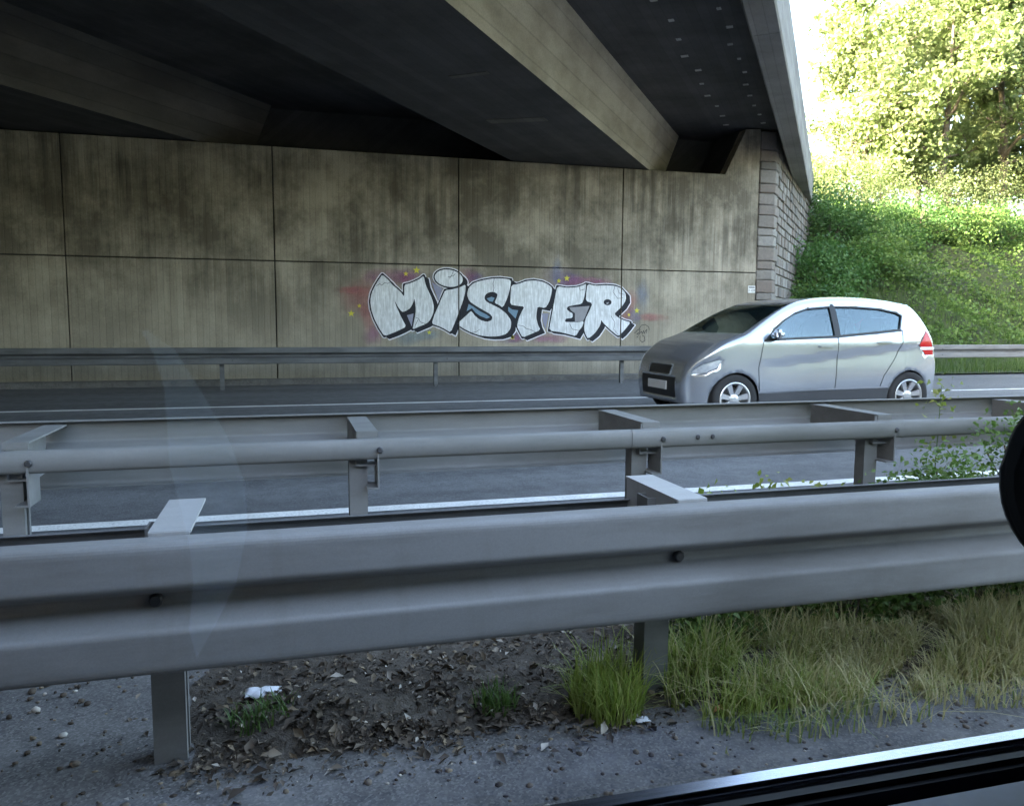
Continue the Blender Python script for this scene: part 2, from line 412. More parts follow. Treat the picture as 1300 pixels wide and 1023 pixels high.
# ------------------------------------------------------------------ stone wing wall: quoins and rubble
BD = Vector((math.sin(R(37.93)), math.cos(R(37.93)), 0))    # bridge direction
ML = Vector((-BD.y, BD.x, 0))                               # towards the bridge's inside
wing = thing('wing_wall', 'rough stone wing wall with block quoins at the bridge corner above the green bank', 'wall', (11.2, WY, 0))
WA = R(41.5); WD = Vector((math.sin(WA), math.cos(WA), 0)); WN = Vector((WD.y, -WD.x, 0))
C0 = Vector((11.40, WY, 0))                                  # outer corner
z = -.05; k = 0
hs = [.24, .30, .20, .27, .33, .22, .29, .18, .31, .25, .21, .34, .26, .19, .30, .24, .28, .22, .33, .20, .27, .25]
while z < 5.6:
    h = hs[k % len(hs)]
    if z + h > 5.5: h = 5.82 - z
    d0 = random.uniform(-.018, .018); d1 = random.uniform(-.012, .014)
    dep = .62 if k % 2 else .36
    bm = bmesh.new()
    A = Vector((XE + .004, WY - .012 + d0, 0)); B = Vector((C0.x + d1, WY - .012 + d0, 0))
    C = B + WD * dep + WN * .015; D = Vector((XE + .004, WY + .35, 0))
    lo = [bm.verts.new((p.x, p.y, z + .008)) for p in (A, B, C, D)]; hi = [bm.verts.new((p.x, p.y, z + h - .008)) for p in (A, B, C, D)]
    bm.faces.new(lo[::-1]); bm.faces.new(hi)
    for i in range(4): bm.faces.new((lo[i], lo[(i + 1) % 4], hi[(i + 1) % 4], hi[i]))
    bevel(bm, .022)
    for v in bm.verts: v.co += Vector((random.uniform(-1, 1), random.uniform(-1, 1), random.uniform(-1, 1))) * .006
    obj('quoin_stone', bm, M['stone'], wing)
    z += h; k += 1
L_W = 11.5
core = bmesh.new()
pc = [C0 - WN * .03 + Vector((-.39, .05, 0)), C0 - WN * .035 + WD * .05, C0 - WN * .035 + WD * L_W, C0 - WN * .7 + WD * L_W]
lo = [core.verts.new((p.x, p.y, -.3)) for p in pc]; hi = [core.verts.new((p.x, p.y, 5.80)) for p in pc]
core.faces.new(lo[::-1]); core.faces.new(hi)
for i in range(4): core.faces.new((lo[i], lo[(i + 1) % 4], hi[(i + 1) % 4], hi[i]))
obj('mortar_core', core, M['mortar'], wing)
rb = bmesh.new()
zr = 0.0
while zr < 5.75:
    hh = random.uniform(.17, .30); hh = min(hh, 5.79 - zr) if zr + hh > 5.6 else hh
    u = .40 if int(zr * 7) % 2 else .66
    while u < L_W:
        ll = random.uniform(.22, .55)
        pts = []
        for (du, dz) in ((.012, .012), (ll * .5, random.uniform(0, .02)), (ll - .012, .012), (ll - .012 + random.uniform(-.02, .0), hh - .012), (ll * .5, hh - random.uniform(0, .02)), (.012 + random.uniform(0, .02), hh - .012)):
            pts.append((u + du, zr + dz))
        off = random.uniform(.0, .035)
        a = [rb.verts.new(C0 + WD * p[0] - WN * .05 + Vector((0, 0, p[1]))) for p in pts]
        cx = sum(p[0] for p in pts) / 6; cz = sum(p[1] for p in pts) / 6
        b = [rb.verts.new(C0 + WD * (cx + (p[0] - cx) * .86) + WN * (off) + Vector((0, 0, cz + (p[1] - cz) * .84))) for p in pts]
        for i in range(6): rb.faces.new((a[i], a[(i + 1) % 6], b[(i + 1) % 6], b[i]))
        rb.faces.new(b)
        u += ll
    zr += hh
obj('rubble_facing', rb, M['stone'], wing, kind='stuff')

# ------------------------------------------------------------------ bridge
bridge = thing('road_bridge', 'wide dark concrete road bridge on girders crossing overhead at an angle', 'bridge', (0, 0, 0))
def bp(l, Y, z):                                            # lateral offset from the camera line, road-normal distance
    t = (Y - ML.y * l) / BD.y
    p = BD * t + ML * l; return Vector((p.x, Y, z))
def lath(name, prof, Y0, Y1, mat):
    bm = bmesh.new(); extrude_profile(bm, prof, lambda p: bp(p[0], Y0, p[1]), lambda p: bp(p[0], Y1, p[1])); return obj(name, bm, mat, bridge)
ZB, ZS = 4.76, 5.86
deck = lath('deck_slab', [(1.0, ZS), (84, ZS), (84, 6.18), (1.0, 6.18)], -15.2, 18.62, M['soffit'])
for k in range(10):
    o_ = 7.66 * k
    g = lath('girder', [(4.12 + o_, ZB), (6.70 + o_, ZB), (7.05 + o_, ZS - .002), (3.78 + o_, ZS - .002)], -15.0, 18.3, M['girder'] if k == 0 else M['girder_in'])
    g.data.materials.append(M['soot_shade'])
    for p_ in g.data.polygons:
        if p_.normal.z < -.9: p_.material_index = 1  # downward faces get the colour with shade put in
    bm = bmesh.new(); c = bp(5.5 + o_, 17.55, 0)
    bx(bm, c.x - .3, c.x + .3, c.y - .16, c.y + .16, ZT - .03, ZB + .001); obj('bearing', bm, M['bolt'], g)
# edge beam, carried on past the abutment over the wing wall
def along(l, t, z): p = BD * t + ML * l; return Vector((p.x, p.y, z))
ebp = [(1.24, 5.27), (.87, 5.27), (.85, 5.30), (.85, 6.20), (.88, 6.30), (1.28, 6.34), (1.28, 5.33)]
segs = [-20, -12, -4, 4, 12, 20.9, 29.3]
for a, b in zip(segs, segs[1:]):
    bm = bmesh.new(); extrude_profile(bm, ebp, lambda p: along(p[0], a + .008, p[1]), lambda p: along(p[0], b - .008, p[1]))
    obj('edge_beam', bm, M['fascia'], bridge)
# mortar patches and old shuttering marks on the soffit and the girder face
def soffit_patch(l, t, dl, dt, z=ZS, rot=0, mt='patch'):
    bm = bmesh.new()
    q = [along(l - dl, t - dt + rot, 0), along(l + dl, t - dt - rot, 0), along(l + dl, t + dt - rot, 0), along(l - dl, t + dt + rot, 0)]
    a = [bm.verts.new((p.x, p.y, z + .02)) for p in q]; b = [bm.verts.new((p.x, p.y, z - .008)) for p in q]
    for i in range(4): bm.faces.new((a[i], a[(i + 1) % 4], b[(i + 1) % 4], b[i]))
    bm.faces.new(b); obj('repair_patch', bm, M[mt], bridge)
for i in range(14):
    soffit_patch(2.55 + random.uniform(-.08, .08), 8.3 + i * .86, .035 + random.random() * .03, .05)
for i in range(14):
    soffit_patch(1.75 + random.uniform(-.07, .07), 9.2 + i * .80, .03 + random.random() * .03, .05)
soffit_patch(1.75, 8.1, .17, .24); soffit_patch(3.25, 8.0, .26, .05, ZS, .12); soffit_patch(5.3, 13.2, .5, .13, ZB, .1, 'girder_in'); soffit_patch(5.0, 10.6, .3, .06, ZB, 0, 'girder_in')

# far abutment on the camera's own side of the motorway
ab2 = thing('opposite_abutment', 'plain concrete abutment wall carrying the other end of the bridge', 'wall', (0, -14, 0))
obj('wall_face', box_bm(-100, 0, -15.4, -14.0, -.2, ZT), M['girder'], ab2)

# ------------------------------------------------------------------ guard rails
def fillet(pts, rad, n=6):
    out = [pts[0]]
    for i in range(1, len(pts) - 1):
        p = Vector(pts[i]); u = (Vector(pts[i - 1]) - p).normalized(); v = (Vector(pts[i + 1]) - p).normalized(); r = rad[i]
        p0, p1 = p + u * r, p + v * r
        for k in range(n + 1):
            t = k / n; q = p0 * (1 - t) ** 2 + p * (2 * t * (1 - t)) + p1 * t * t; out.append((q.x, q.y))
    return out + [pts[-1]]
WPROF = fillet([(.022, .309), (.080, .310), (.0830, .204), (.0, .168), (.0, .142), (.0830, .106), (.080, .0), (.022, .001)], [0, .026, .013, .009, .009, .013, .026, 0])
def offset_poly(p, d):
    out = []
    for i, (a, b) in enumerate(p):
        a0, b0 = p[max(i - 1, 0)]; a1, b1 = p[min(i + 1, len(p) - 1)]
        tx, ty = a1 - a0, b1 - b0; l = math.hypot(tx, ty)
        out.append((a + ty / l * d, b - tx / l * d))
    return out
WCL = WPROF + offset_poly(WPROF, .0045)[::-1]
def wbeam(parent, x0, x1, yback, side, ztop, mat, sag=0.0):
    bm = bmesh.new()
    f = lambda x: (lambda p: (x, yback + side * p[0], ztop - .31 + p[1]))
    extrude_profile(bm, WCL, f(x0), f(x1), True, True)
    return obj('beam', bm, mat, parent)
def bolt_bm(x, y, z, r=.014, dy=.012):
    bm = bmesh.new(); lathe_y(bm, [(0.0001, -dy), (r * .7, -dy), (r, -dy * .6), (r, dy)], 10, x, y, z); return bm
POST = [(-.05, -.025), (.05, -.025), (.05, .005), (.043, .005), (.043, -.018), (-.043, -.018), (-.043, .06), (.043, .06), (.043, .04), (.05, .04), (.05, .067), (-.05, .067)]
def post(parent, x, y, z0, z1, mat):
    bm = bmesh.new(); s = .78
    extrude_profile(bm, POST, lambda p: (x + p[0] * s, y + p[1] * s, z0), lambda p: (x + p[0] * s, y + p[1] * s, z1))
    return obj('post', bm, mat, parent)
def spacer(parent, x, y0, y1, ztop, mat, low=True):
    """channel-shaped bracket between post and beam: two flanges and a web, open to one side"""
    bm = bmesh.new()
    bx(bm, x - .046, x + .046, y0, y1, ztop - .007, ztop)
    bx(bm, x - .046, x - .041, y0 + .02, y1 - .01, ztop - .15, ztop - .007)
    if low: bx(bm, x - .046, x + .046, y0 + .02, y1, ztop - .157, ztop - .15)
    bx(bm, x - .044, x + .044, y0 - .006, y0, ztop - .028, ztop - .001)
    return obj('spacer', bm, mat, parent)
STRAP = [(0, .092), (-.010, .090), (-.020, .078), (-.024, .05), (-.020, .014), (-.010, .002), (0, 0), (.004, .004), (-.006, .008), (-.016, .018), (-.020, .05), (-.016, .074), (-.006, .086), (.004, .088)]
def strap(parent, x0, x1, y, ztop, mat, side=1, dz=0):
    bm = bmesh.new()
    f = lambda x: (lambda p: (x, y + side * p[0], ztop - .092 + p[1]))
    extrude_profile(bm, STRAP, f(x0), f(x1), True, True); o = obj('tension_strap', bm, mat, parent)
    o.data.polygons.foreach_set('use_smooth', [len(p.vertices) == 4 for p in o.data.polygons])
    return o

# near rail, W-beam towards the camera's carriageway
ZG = .12
g1 = thing('guard_rail', 'clean light grey steel guard rail with broad beam and weeds under it', 'guard rail', (0, 2.05, ZG))
YB = 1.935
for k in range(-3, 5):
    x0 = -.75 + 4 * k
    wbeam(g1, x0 - .16, x0 + 4.0, YB + (.0052 if k % 2 else 0), -1, .750, M['galv'])
for k in range(-3, 9):
    x = 1.03 + 1.340 * k + (.30 if k > 0 else 0)
    post(g1, x, 2.07, -.3, .735, M['galv_old'])
    spacer(g1, x + .035, YB - .01, 2.27, .757, M['spacer'])
    bm = bolt_bm(x, YB - .004, .750 - .154, .016, .014); obj('bolt', bm, M['bolt'], g1)
for k in range(-2, 4):
    x0 = -1.4 + 4 * k
    strap(g1, x0 - .1, x0 + 4.0, 2.235 + (.004 if k % 2 else 0), .692, M['galv_dark'], -1)

# second rail of the median: its beam faces the opposing traffic, so its back shows
g2 = thing('guard_rail', 'weathered steel guard rail seen from its back with strap and open brackets', 'guard rail', (0, 3.45, 0))
YB2 = 3.90
for k in range(-3, 10):
    x0 = -2.6 + 4 * k
    wbeam(g2, x0 - .16, x0 + 4.0, YB2 + (.0052 if k % 2 else 0), 1, .79, M['galv_old'])
for k in range(-6, 20):
    x = .28 + 1.333 * k
    post(g2, x, 3.46, -.3, .70, M['galv_old'])
    spacer(g2, x + .035, 3.395, YB2 + .045, .772, M['galv_old'])
    bm = bmesh.new(); bx(bm, x + .075, x + .082, 3.36, 3.50, .53, .68); bx(bm, x + .03, x + .082, 3.36, 3.50, .523, .53)
    obj('hook_bracket', bm, M['galv_old'], g2)
    obj('bolt', bolt_bm(x + .085, 3.362, .693, .014, .012), M['bolt'], g2)
for k in range(-2, 8):
    x0 = 1.66 + 4 * (k - 1)
    strap(g2, x0 - .12, x0 + 4.0, 3.385 - (.004 if k % 2 else 0), .742, M['galv_old'], 1)
    for dx in (.22, .30): obj('bolt', bolt_bm(x0 + dx, 3.362, .697, .013, .010), M['bolt'], g2)

# rail along the far edge of the opposing carriageway
g3 = thing('guard_rail', 'long grey guard rail along the concrete wall foot and green bank', 'guard rail', (0, 15.5, 0))
for k in range(-4, 16):
    x0 = -2.2 + 4 * k
    wbeam(g3, x0 - .16, x0 + 4.0, 15.38 + (.0052 if k % 2 else 0), -1, .755, M['galv_dark'] if x0 < 8 else M['galv'])  # beams beside the wall take the darker steel
for k in range(-4, 16):
    x = -1.2 + 4 * k
    post(g3, x, 15.46, -.3, .70, M['galv_dark'])
for k in range(-3, 16):
    x0 = -1.0 + 4 * k
    for dz in (.10, .21): obj('bolt', bolt_bm(x0, 15.30, .755 - dz if dz < .2 else .755 - .235, .014, .01), M['bolt'], g3)

# ------------------------------------------------------------------ graffiti on the wall
def unproj_wall(x, y, Y):
    """photo position to a point of the wall face"""
    u, v = (x - 650) / 999.5, (y - 511.5) / 999.5
    d = F + RT2 * u - UP2 * v
    s = Y / d.y
    return d.x * s, HC + d.z * s
def ccw(p):
    a = sum(p[i][0] * p[(i + 1) % len(p)][1] - p[(i + 1) % len(p)][0] * p[i][1] for i in range(len(p)))
    return p if a > 0 else p[::-1]
def smooth_poly(p, it=1):
    for _ in range(it):
        q = []
        n = len(p)
        for i in range(n):
            a, b = p[i], p[(i + 1) % n]
            q += [(a[0] * .8 + b[0] * .2, a[1] * .8 + b[1] * .2), (a[0] * .2 + b[0] * .8, a[1] * .2 + b[1] * .8)]
        p = q
    return p
def union_tris(polys, grid=None):
    V = []; Fs = []
    for p in polys:
        p = ccw(p)
        if len(p) < 3: continue
        Fs.append(list(range(len(V), len(V) + len(p)))); V += [Vector(q) for q in p]
    r = delaunay_2d_cdt(V, [], Fs, 1, 1e-5)
    return r[0], r[2]
def stroke_polys(p, wd, closed=True):
    out = []; n = len(p)
    for i in range(n if closed else n - 1):
        a = Vector(p[i]); b = Vector(p[(i + 1) % n]); d = b - a
        if d.length < 1e-5: continue
        nn = Vector((-d.y, d.x)).normalized() * wd
        out.append([tuple(a + nn), tuple(a - nn), tuple(b - nn), tuple(b + nn)])
    for a in p:
        out.append([(a[0] + wd * math.cos(k * math.pi / 4 + .2), a[1] + wd * math.sin(k * math.pi / 4 + .2)) for k in range(8)])
    return out
GJ = [joints[-2], joints[-1]]
def paint_layer(name, polys, lift, mat, parent, holes=None, cut=True):
    vs_, fs_ = union_tris(polys + (holes or []))
    bm = bmesh.new()
    bv = [bm.verts.new((v.x, WY - lift, v.y)) for v in vs_]
    for f in fs_:
        c = sum((vs_[i] for i in f), Vector((0, 0))) / len(f)
        if holes and any(inpoly(c, h) for h in holes): continue
        try: bm.faces.new([bv[i] for i in f])
        except ValueError: pass
    if cut:
        for gx in GJ:
            for s in (-1, 1):
                bmesh.ops.bisect_plane(bm, geom=list(bm.verts) + list(bm.edges) + list(bm.faces), plane_co=(gx + s * (J + .002), 0, 0), plane_no=(1, 0, 0))
            bmesh.ops.delete(bm, geom=[f for f in bm.faces if abs(f.calc_center_median().x - gx) < J + .001], context='FACES')
    for v in [v for v in bm.verts if not v.link_faces]: bm.verts.remove(v)
    me = bpy.data.meshes.new(name); 
    for f in bm.faces:
        if f.normal.y > 0: f.normal_flip()
    bm.to_mesh(me); bm.free()
    return mesh_obj(name, me, mat, parent)
def inpoly(c, p):
    x, y = c[0], c[1]; r = False; n = len(p)
    for i in range(n):
        x0, y0 = p[i]; x1, y1 = p[(i + 1) % n]
        if (y0 > y) != (y1 > y) and x < (x1 - x0) * (y - y0) / (y1 - y0) + x0: r = not r
    return r
ZK = .16923
def za(pts): return [unproj_wall(440 + x * ZK, 330 + y * ZK, WY) for x, y in pts]
def zb(pts): return [unproj_wall(640 + x * ZK, 330 + y * ZK, WY) for x, y in pts]
def ell(cx, cy, rx, ry, tilt=0, n=28):
    c, s = math.cos(tilt), math.sin(tilt)
    return [(cx + rx * math.cos(a) * c - ry * math.sin(a) * s, cy + rx * math.cos(a) * s + ry * math.sin(a) * c) for a in [k * 2 * math.pi / n for k in range(n)]]
LET = {
 'letter_m': za([(268, 110), (240, 150), (210, 200), (187, 250), (177, 310), (184, 370), (207, 440), (242, 510), (283, 572), (350, 547), (400, 525), (447, 500), (420, 450), (392, 392), (370, 340), (358, 300),
    (385, 352), (415, 392), (445, 383), (480, 360), (500, 318), (508, 288), (516, 330), (519, 380), (512, 430), (502, 480), (494, 522), (545, 500), (590, 482), (614, 466), (632, 440), (650, 400), (655, 350), (640, 290), (612, 230), (592, 185), (578, 118),
    (550, 142), (510, 162), (470, 178), (432, 186), (432, 278), (410, 247), (380, 217), (345, 190), (312, 150)]),
 'letter_i': za([(738, 228), (790, 222), (850, 206), (893, 184), (890, 240), (872, 310), (850, 370), (820, 450), (780, 546), (740, 520), (690, 496), (638, 480), (655, 420), (690, 340), (715, 280)]),
 'letter_i_dot': za(ell(766, 138, 106, 64, R(9))),
 'letter_s': za([(1234, 148), (1226, 210), (1206, 285), (1172, 358), (1140, 337), (1108, 322), (1126, 284), (1132, 256), (1105, 240), (1070, 242), (1040, 260), (1032, 290), (1050, 315), (1100, 340), (1150, 365), (1200, 405), (1234, 455), (1232, 510), (1200, 555), (1140, 573), (1070, 575), (1000, 567), (940, 547), (880, 517), (828, 482), (860, 450), (900, 415), (932, 383), (945, 395), (962, 420), (1000, 450), (1050, 465), (1085, 455), (1094, 430), (1075, 405), (1030, 380), (970, 345), (920, 310), (902, 260), (915, 210), (950, 175), (1010, 155), (1080, 142), (1150, 138)]),
 'letter_t': zb([(52, 190), (110, 180), (160, 160), (220, 153), (290, 165), (335, 188), (360, 210), (351, 270), (335, 320), (308, 362), (250, 350), (244, 390), (240, 430), (250, 480), (272, 526), (200, 556), (138, 582), (115, 540), (96, 500), (105, 450), (125, 400), (152, 350), (100, 345), (44, 335), (48, 260)]),
 'letter_e': zb([(398, 198), (470, 210), (540, 206), (590, 192), (614, 178), (609, 230), (598, 290), (582, 330), (520, 340), (475, 350), (468, 370), (490, 390), (516, 402), (511, 436), (460, 440), (455, 466), (500, 466), (560, 466), (597, 460), (586, 500), (560, 530), (536, 572), (480, 556), (420, 541), (336, 530), (350, 450), (370, 340), (385, 260)]),
 'letter_r': zb([(624, 180), (680, 195), (760, 190), (830, 195), (880, 215), (910, 250), (913, 300), (886, 345), (850, 380), (825, 405), (850, 430), (900, 455), (948, 468), (915, 510), (885, 545), (855, 572), (820, 545), (780, 510), (740, 470), (728, 448), (720, 490), (680, 550), (628, 592), (610, 560), (598, 520), (605, 450), (640, 380), (662, 325), (612, 308), (615, 250)]),
}
RHOLE = zb(ell(775, 318, 30, 23, 0, 14))
def spray(name, col, rough=.6, var=.12, metal=0.0, streak=0):
    t = NT(name); p = t.pos()
    n = t.noise(p, 7, 5, .65); s = t.noise(t.pos((26, 1, 3)), 1.0, 4, .7)
    c = t.ramp(n, [(.3, tuple(x * (1 - var) for x in col)), (.7, tuple(min(1, x * (1 + var)) for x in col))])
    if streak:
        c = t.mix(t.math('MULTIPLY', t.ramp(s, [(.4, 1.0), (.6, 0.0)]), streak), c, tuple(x * .45 for x in col))
    return t.base(c, rough, metal, t.bump(n, .1, .004))
M['sp_silver'] = spray('silver_spray_paint', (.74, .75, .78), .42, .15, .1, .6)
M['sp_black'] = spray('black_spray_paint', (.008, .009, .016), .75)
M['sp_white'] = spray('white_spray_paint', (.74, .72, .76), .6)
M['sp_blue'] = spray('steel_blue_spray_paint', (.16, .26, .36), .6)
M['sp_lilac'] = spray('lilac_grey_spray_paint', (.27, .27, .36), .6)
M['sp_grey'] = spray('grey_spray_paint', (.28, .27, .29), .6)
M['sp_yellow'] = spray('yellow_spray_paint', (.62, .55, .05), .6)
def cloudmat(name, col, strength=.8):
    t = NT(name); c = t.n('TexCoord'); mp = t.n('Mapping'); t.l(c.outputs['Generated'], mp.inputs[0])
    mp.inputs['Location'].default_value = (-1, -1, -1); mp.inputs['Scale'].default_value = (2, 2, 2)
    sx = t.n('SeparateXYZ'); t.l(mp.outputs[0], sx.inputs[0])
    r = t.math('SQRT', t.math('ADD', t.math('POWER', sx.outputs['X'], 2.0), t.math('POWER', sx.outputs['Z'], 2.0)))
    n = t.noise(t.pos(), 3.2, 5, .6); g = t.noise(t.pos(), 120, 2, .6)
    v = t.math('SUBTRACT', 1.0, t.math('ADD', r, t.math('MULTIPLY', t.math('SUBTRACT', n, .5), 1.1)))
    a = t.math('MULTIPLY', t.ramp(v, [(.02, 0.0), (.75, 1.0)]), strength)
    a = t.math('MULTIPLY', a, t.ramp(g, [(.3, .6), (.6, 1.0)]))
    t.base(col, .7); t.l(a, t.b.inputs['Alpha']); return t.m
CM = {'pink': cloudmat('magenta_spray_mist', (.40, .07, .27), .36), 'red': cloudmat('red_spray_mist', (.52, .09, .12), .34),
      'blue': cloudmat('blue_spray_mist', (.12, .22, .44), .25), 'violet': cloudmat('violet_spray_mist', (.22, .14, .40), .28), 'cyan': cloudmat('pale_blue_spray_mist', (.16, .32, .44), .32)}
c0 = unproj_wall(640, 430, WY)
graf = thing('graffiti', 'silver and black bubble letter graffiti reading MISTER with pink and yellow accents', 'graffiti', (c0[0], WY, c0[1]))
px = abs(za([(1, 0)])[0][0] - za([(0, 0)])[0][0])                # one tracing unit in metres
allp = [smooth_poly(p, 1) for p in LET.values()]
def sh(p, dx, dz): return [(a + dx, b + dz) for a, b in p]
blackp = []; whitep = []
SHX, SHZ = 40 * px, -24 * px
for name, p in LET.items():
    blackp += [p] + stroke_polys(p, 11 * px)
    n = len(p); pp = ccw(p)
    for i in range(n):                                          # sides of the drop block
        a, b = pp[i], pp[(i + 1) % n]
        blackp.append([a, b, (b[0] + SHX, b[1] + SHZ), (a[0] + SHX, a[1] + SHZ)])
    q = sh(p, SHX, SHZ); blackp.append(q)
    whitep += stroke_polys(p, 18 * px) + stroke_polys(q, 9 * px) + [p, q]
    for i in range(n):
        a, b = pp[i], pp[(i + 1) % n]; whitep.append([a, b, (b[0] + SHX, b[1] + SHZ), (a[0] + SHX, a[1] + SHZ)])
CL = [('pink', 385, 130, 110, 55, 0), ('pink', 470, 120, 90, 50, 0), ('red', 120, 270, 150, 120, 0), ('red', 40, 225, 120, 30, 0), ('pink', 200, 560, 70, 60, 0), ('red', 170, 420, 60, 90, 0), ('pink', 930, 130, 80, 60, 0), ('pink', 230, 130, 90, 50, 0), ('cyan', 470, 575, 110, 55, 0), ('blue', 985, 140, 60, 50, 0), ('violet', 680, 200, 70, 110, 0), ('cyan', 610, 560, 90, 45, 0), ('blue', 1285, 470, 60, 80, 0),
      ('violet', 420, 140, 130, 70, 1), ('blue', 395, 90, 30, 120, 1), ('pink', 560, 165, 130, 40, 1), ('pink', 720, 165, 90, 40, 1), ('red', 900, 420, 75, 60, 1), ('red', 950, 310, 45, 70, 1), ('blue', 1040, 270, 45, 110, 1), ('red', 1100, 430, 120, 26, 1), ('blue', 980, 420, 50, 60, 1), ('pink', 320, 590, 130, 35, 1), ('violet', 20, 560, 120, 60, 1), ('pink', 90, 590, 60, 30, 1)]
for i, (c, x, y, rx, ry, zz) in enumerate(CL):
    f = zb if zz else za
    paint_layer('spray_mist', [f(ell(x, y, rx * 1.35, ry * 1.35, 0, 20))], .0012 + .00012 * i, CM[c], graf)
paint_layer('white_outline', whitep, .0060, M['sp_white'], graf)
paint_layer('black_outline', blackp, .0078, M['sp_black'], graf)
for k, (name, p) in enumerate(LET.items()):
    paint_layer(name, [smooth_poly(p, 1)], .0098 + .0001 * k, M['sp_silver'], graf, [RHOLE] if name == 'letter_r' else None)
ACC = [('sp_lilac', za([(452, 415), (502, 402), (488, 500)])), ('sp_blue', za([(915, 330), (950, 350), (1000, 385), (1050, 410), (1075, 430), (1050, 440), (1000, 420), (965, 395), (940, 362), (900, 385)])),
       ('sp_blue', za([(1050, 290), (1085, 277), (1110, 285), (1095, 315), (1070, 310)])),
       ('sp_blue', zb([(30, 352), (60, 372), (105, 378), (85, 440), (65, 420), (30, 385)])), ('sp_lilac', zb([(282, 402), (335, 400), (320, 470), (312, 520), (292, 470)])),
       ('sp_grey', zb([(488, 355), (560, 352), (640, 345), (610, 420), (590, 462), (530, 462), (530, 400), (500, 380)])), ('sp_lilac', za([(640, 170), (720, 215), (690, 310), (665, 240)])),
       ('sp_grey', zb([(765, 322), (785, 316), (780, 330), (768, 333)]))]
for c, p in ACC: paint_layer('accent_fill', [p], .0090, M[c], graf)
LN = [za([(222, 195), (250, 180), (262, 192), (285, 172), (310, 178), (328, 165)]), za([(518, 432), (540, 440), (552, 465), (590, 480)]), za([(515, 490), (535, 450)]), za([(800, 88), (785, 120), (770, 140)]), za([(760, 130), (800, 120), (815, 105)]),
      za([(1108, 142), (1098, 180), (1105, 210), (1098, 238)]), za([(1000, 520), (970, 540), (940, 545)]), zb([(105, 490), (140, 495), (165, 515), (200, 525), (240, 545)]), zb([(560, 200), (570, 230), (600, 220)]), zb([(490, 480), (510, 520), (560, 530)]),
      zb([(830, 198), (815, 240), (850, 290), (890, 285)]), zb([(800, 420), (830, 470), (820, 520), (855, 560)]), zb([(850, 210), (860, 250), (900, 260)])]
for l in LN: paint_layer('crack_line', stroke_polys(l, 1.7 * px, False), .0118, M['sp_black'], graf)
def star(cx, cz, r):
    return [(cx + (r if k % 2 == 0 else r * .42) * math.cos(k * math.pi / 5 + .3), cz + (r if k % 2 == 0 else r * .42) * math.sin(k * math.pi / 5 + .3)) for k in range(10)]
for f, x, y, r in ((za, 525, 78, 30), (za, 445, 105, 22), (za, 35, 402, 28), (za, 95, 345, 18), (za, 620, 545, 20), (za, 1245, 578, 24), (zb, 470, 138, 28), (zb, 410, 158, 22), (zb, 995, 380, 26), (zb, 935, 412, 16), (zb, 60, 578, 24)):
    c = f([(x, y)])[0]; paint_layer('yellow_star', [star(c[0], c[1], r * px)], .0126 if f is za and x in (620,) else .0072, M['sp_yellow'], graf)
c = zb([(1040, 560)])[0]
tagg = thing('graffiti_tag', 'small black looped marker tag on bare concrete beside the big lettering', 'graffiti', (c[0], WY, c[1]))
for i, l in enumerate([[(985, 545), (1000, 525), (1020, 520), (1015, 545), (995, 555), (1010, 560), (1030, 535), (1035, 555), (1045, 530), (1050, 552), (1062, 530), (1072, 520), (1066, 548)],
          [(1010, 520), (1030, 490), (1060, 485), (1085, 505), (1088, 525)], [(1020, 570), (1018, 600), (1035, 618), (1055, 605), (1052, 575), (1035, 565)], [(975, 545), (985, 545)], [(995, 580), (1005, 572)]]):
    paint_layer('marker_line', stroke_polys(zb(l), 2.2 * px, False), .003 + .0004 * i, M['sp_black'], tagg)
# small enamel plate with bridge number by the quoin
M['plate'] = simple('white_enamel', (.62, .61, .58), .4, 0, .08)
cx, cz = unproj_wall(954, 367.5, WY)
plate = thing('number_plate_sign', 'tiny white number plate fixed to the concrete beside the stone quoins', 'sign', (cx, WY, cz))
obj('plate', box_bm(cx - .10, cx + .10, WY - .012, WY + .0, cz - .085, cz + .085, .004), M['plate'], plate)
def text_obj(name, s, size, loc, mat, parent):
    cu = bpy.data.curves.new(name, 'FONT'); cu.body = s; cu.size = size; cu.align_x = 'CENTER'; cu.align_y = 'CENTER'; cu.extrude = .0008
    tmp = bpy.data.objects.new(name, cu); COL.objects.link(tmp); dg = bpy.context.evaluated_depsgraph_get()
    me = bpy.data.meshes.new_from_object(tmp.evaluated_get(dg)); bpy.data.objects.remove(tmp); bpy.data.curves.remove(cu); me.materials.clear(); me.materials.append(mat)
    o = bpy.data.objects.new(name, me); COL.objects.link(o); o.parent = parent
    o.location = Vector(loc) - WL[parent.name]; o.rotation_euler = (math.pi / 2, 0, 0); WL[o.name] = Vector(loc); return o
text_obj('lettering', 'F 129', .075, (cx, WY - .0138, cz - .03), M['sp_black'], plate)
obj('plate_bar', box_bm(cx - .08, cx + .08, WY - .0132, WY - .0115, cz + .035, cz + .06), M['sp_black'], plate)

